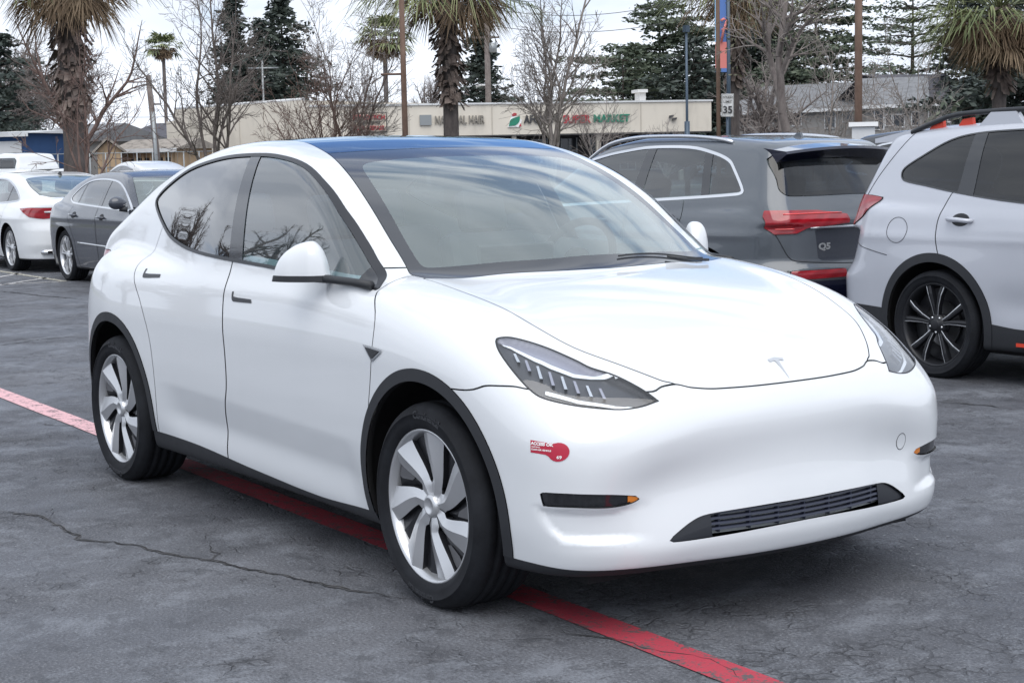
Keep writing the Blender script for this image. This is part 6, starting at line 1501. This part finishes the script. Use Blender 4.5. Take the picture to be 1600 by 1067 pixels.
# ---------------------------------------------------------------- painted lines, cracks, far cars
def paintm(name, c, worn=.45):
    m = mat(name, c, .75); t = NT(m); p = t.pos(); a = t.noise(14, 6, p, .7); b = t.noise(90, 3, p, .6)
    f = t.ramp(t.math('ADD', t.math('MULTIPLY', a, .6), t.math('MULTIPLY', b, .4)), [(worn, 1.), (worn+.07, 0.)])
    t.set('Base Color', t.mix(f, c, (.09, .08, .085))); t.bump(b, .6, .006); return m
M_LRED = paintm('faded_red_line', (.40, .04, .065), .42); M_LREDF = paintm('pale_red_line', (.66, .40, .42), .41); M_LWHT = paintm('white_line', (.50, .50, .50), .44); M_LYEL = paintm('yellowish_line', (.48, .47, .40), .44)
def line(name, a, b, w, m, z=.004, n=24):
    a, b = np.array(a[:2], float), np.array(b[:2], float); d = (b-a)/np.linalg.norm(b-a); s = np.array([-d[1], d[0]])*w/2; r = np.random.default_rng(int(abs(a[0])*97) % 999); V = []
    for i in range(n+1):
        p = a + (b-a)*i/n; j1, j2 = 1 + r.normal()*.02, 1 + r.normal()*.02; V += [(*(p + s*j1), z), (*(p - s*j2), z)]
    g = G(); g.add(V, [(2*i, 2*i+1, 2*i+3, 2*i+2) for i in range(n)]); o = g.build(name, m, recalc=False); return tag(o, kind='structure')
RA, RB = gnd((0, 614)), gnd((1177, 1067)); d = (RB-RA)/np.linalg.norm(RB-RA)
mid = RA + (RB-RA)*.42
line('red_painted_line', mid, RB + d*2.5, .135, M_LRED); line('red_painted_line', RA - d*6, mid, .135, M_LREDF)
for p0, p1, m in (((-20, 421), (102, 440), M_LYEL), ((-20, 449), (75, 434), M_LWHT), ((-20, 446), (102, 440), M_LWHT), ((-20, 437), (32, 427), M_LWHT)):
    line('white_painted_line', gnd(p0), gnd(p1), .09, m)
M_CRK = mat('crack_shadow', (.018, .018, .02), .95); M_CRKE = mat('crack_pale_edge', (.10, .10, .105), .95)
def crack(pts, w=.008, seed=0):
    r = np.random.default_rng(seed); P = [gnd(p)[:2] for p in pts]; Q = []
    for a, b in zip(P[:-1], P[1:]):
        n = max(3, int(np.linalg.norm(b-a)/.03)); s = np.array([-(b-a)[1], (b-a)[0]])/np.linalg.norm(b-a); o = 0
        for i in range(n): o = o*.7 + r.normal()*.008; Q.append(a + (b-a)*i/n + s*o)
    Q.append(P[-1])
    for ww, z, m, nm in ((w, .0045, M_CRK, 'ground_crack'), (w*2.0, .0035, M_CRKE, 'ground_crack_edge')):
        V = []
        for i, q in enumerate(Q):
            d_ = Q[min(i+1, len(Q)-1)] - Q[max(i-1, 0)]; s = np.array([-d_[1], d_[0]])/max(np.linalg.norm(d_), 1e-6)*ww*(.15 + r.random()*1.0)*.5; s *= min(1, (len(Q)-i)/12, (i+1)/6); V += [(*(q+s), z), (*(q-s), z)]
        g = G(); g.add(V, [(2*i, 2*i+1, 2*i+3, 2*i+2) for i in range(len(Q)-1)]); tag(g.build(nm, m, recalc=False), kind='structure')
crack([(0, 800), (60, 806), (92, 822), (125, 840), (200, 852), (265, 865), (330, 876), (380, 889), (440, 898), (500, 912), (560, 925), (650, 938)], .011, 1)
crack([(330, 876), (337, 862), (330, 845)], .008, 2); crack([(0, 455), (60, 462), (133, 468)], .02, 3); crack([(0, 540), (70, 530), (135, 525)], .012, 4); crack([(1470, 628), (1540, 634), (1600, 642)], .014, 5); crack([(860, 985), (1000, 1010), (1130, 1040), (1180, 1067)], .006, 6); crack([(60, 660), (150, 672)], .006, 8)
M_WET = mat('wet_patch', (.05, .052, .06), .5); M_CHK = mat('pale_flakes', (.33, .34, .36), .9)
def flakes(pc, w, h, n, m, name, s, seed):
    r = np.random.default_rng(seed); V, F = [], []
    for i in range(n):
        px = (pc[0] + r.normal()*w, pc[1] + r.normal()*h); c = gnd(px); k = r.integers(5, 8); b = len(V); sz = s*r.uniform(.3, 1.2); st = r.uniform(.8, 2.5); a0 = VDIR + math.pi/2
        for j in range(k):
            a = 2*math.pi*j/k; q = sz*r.uniform(.5, 1.2); x, y = q*math.cos(a)*st, q*math.sin(a); V.append((c[0] + x*math.cos(a0) - y*math.sin(a0), c[1] + x*math.sin(a0) + y*math.cos(a0), .0042 + i*2e-6))
        F.append(range(b, b+k))
    g = G(); g.add(V, F); tag(g.build(name, m, recalc=False), kind='structure')
flakes((1420, 855), 38, 14, 16, M_CHK, 'pale_chips', .006, 1); flakes((30, 900), 50, 60, 24, M_CHK, 'pale_chips', .004, 2); flakes((80, 700), 60, 30, 10, M_CHK, 'pale_chips', .004, 3)
# --- far vehicles
def far_cars():
    sdl = smooth_poly([(-.45, .955), (-.8, 1.14), (-1.2, 1.29), (-1.6, 1.360), (-2.15, 1.335), (-2.6, 1.24), (-2.95, 1.10), (-3.0, 1.045), (-2.93, 1.02), (-2.3, .985), (-1.2, .955), (-.5, .935)], 3, True, (0, 11))
    div = [[(-1.50, .9), (-1.60, 1.5), (-1.68, 1.5), (-1.66, .9)]]
    def place(px, dist, phi, label, spec, pnt, dl, **k):
        b = base(px, dist); return build_car(k.pop('name', 'parked_car'), label, k.pop('cat', 'car'), spec, (b[0] + k.get('sx', 0), b[1]), phi, pnt, k.pop('wb', 2.83), dl, (.02, M_CHROME), k.pop('div', div), M_GD, interior=False, h=.045, seats=False, style='split', **k)
    root, *_ = place(190, 47, 180, 'white sedan whose roof shows between the bare tree trunk and the lean-to', SEDW, P_WHT, sdl, ws=None, gaps=[]); root.scale = (1, 1, 1.12)
    # black suv
    kdl = smooth_poly([(-.38, 1.07), (-.70, 1.28), (-1.0, 1.42), (-1.4, 1.515), (-2.01, 1.56), (-2.78, 1.50), (-3.085, 1.38), (-3.255, 1.215), (-2.316, 1.140), (-1.2, 1.09), (-.45, 1.045)], 3, True, (0, 10))
    O = base(1455, 17.5); root_, *_ = build_car('parked_car', 'black suv whose roof shows between the utility cabinet and the silver suv', 'car', SUVD, (O[0]+1.5, O[1]+1.3), 0, P_BLK, 2.82, kdl, (.02, M_CHROME), [[(-1.93, .9), (-1.98, 1.7), (-2.08, 1.7), (-2.085, .9)]], M_GD, interior=False, h=.04, seats=False); root_.scale = (1, 1, 1.05)
    # white crew cab pickup
    pk = dict(SUVS); pk.update(Tc=[(-4.2, 1.36), (-3.0, 1.36), (-1.0, 1.28), (-.3, 1.26), (.5, 1.2), (.95, 1.05)], Wz=[(0, .86), (.3, .93), (.6, .96), (1.0, .965), (1.2, .95), (1.35, .93), (1.8, .8)], Gt=[(-3.0, 1.78), (-2.9, 1.80), (-2.2, 1.90), (-1.6, 1.92), (-1.2, 1.86), (-.8, 1.66), (-.4, 1.38), (-.1, 1.2), (.3, .9)], Gw=[(.7, .98), (1.2, .92), (1.35, .90), (1.6, .82), (1.8, .75), (2.0, .65)], gxmin=spl([(.8, -2.72), (1.4, -2.70), (1.6, -2.62), (1.9, -2.50)]), gfloor=1.1, Xr=[(0, -4.25), (.5, -4.30), (1.2, -4.32), (1.6, -4.3)], zb=.35)
    pdl = [(-.75, 1.40), (-1.05, 1.66), (-1.2, 1.74), (-2.35, 1.74), (-2.48, 1.66), (-2.50, 1.40)]
    pdiv = [[(-1.50, 1.2), (-1.52, 1.9), (-1.66, 1.9), (-1.66, 1.2)]]
    L1 = ('tail_light', 'xz', [(-4.5, 1.28), (-4.12, 1.28), (-4.12, 1.0), (-4.5, 1.0)], lambda q: .5 - q.V[:, 1], M_RED, .006)
    for px, dist, lb in ((33, 60, 'white crew cab pickup behind the white sedan at the left edge'), (10, 75, 'farther white pickup behind the nearer one')):
        b = base(px, dist); root, *_ = build_car('pickup_truck', lb, 'pickup truck', pk, (b[0], b[1]), 180 if 0 else 150, P_WHT, 3.3, pdl, (.02, M_BLK), pdiv, M_GD, [(-.35, -.3), (-.35, .3), (-.5, .80), (-1.05, .72), (-1.15, -.3)], None, [], [L1], .45, .42, R=.42, rr=.25, interior=False, h=.045, x0=-4.5, z1=2.05, seats=False, mirror=1.40); root.rotation_euler.z = YAW + rad(52 if dist < 70 else 75); root.location = b; root.scale = (1, 1, 1.06)
        g = G(); g.box((-4.2+1.65, -.80, 1.372), (-2.85+1.65, .80, 1.376)); g.build('bed_opening', M_STORE, root)
    # trees behind the camera that the glass reflects
far_cars()
bare_tree('bare tree off to the left of the lot that shows in the rear side window', (-34, -7.6, 0), 10.5, .8, .2, 5, 81, M_BARK, M_BARK, .5, 6)
bare_tree('bare tree off to the left of the lot that shows in the front side window', (-26, -11.8, 0), 11, .8, .2, 5, 82, M_BARK, M_BARK, .4, 6)
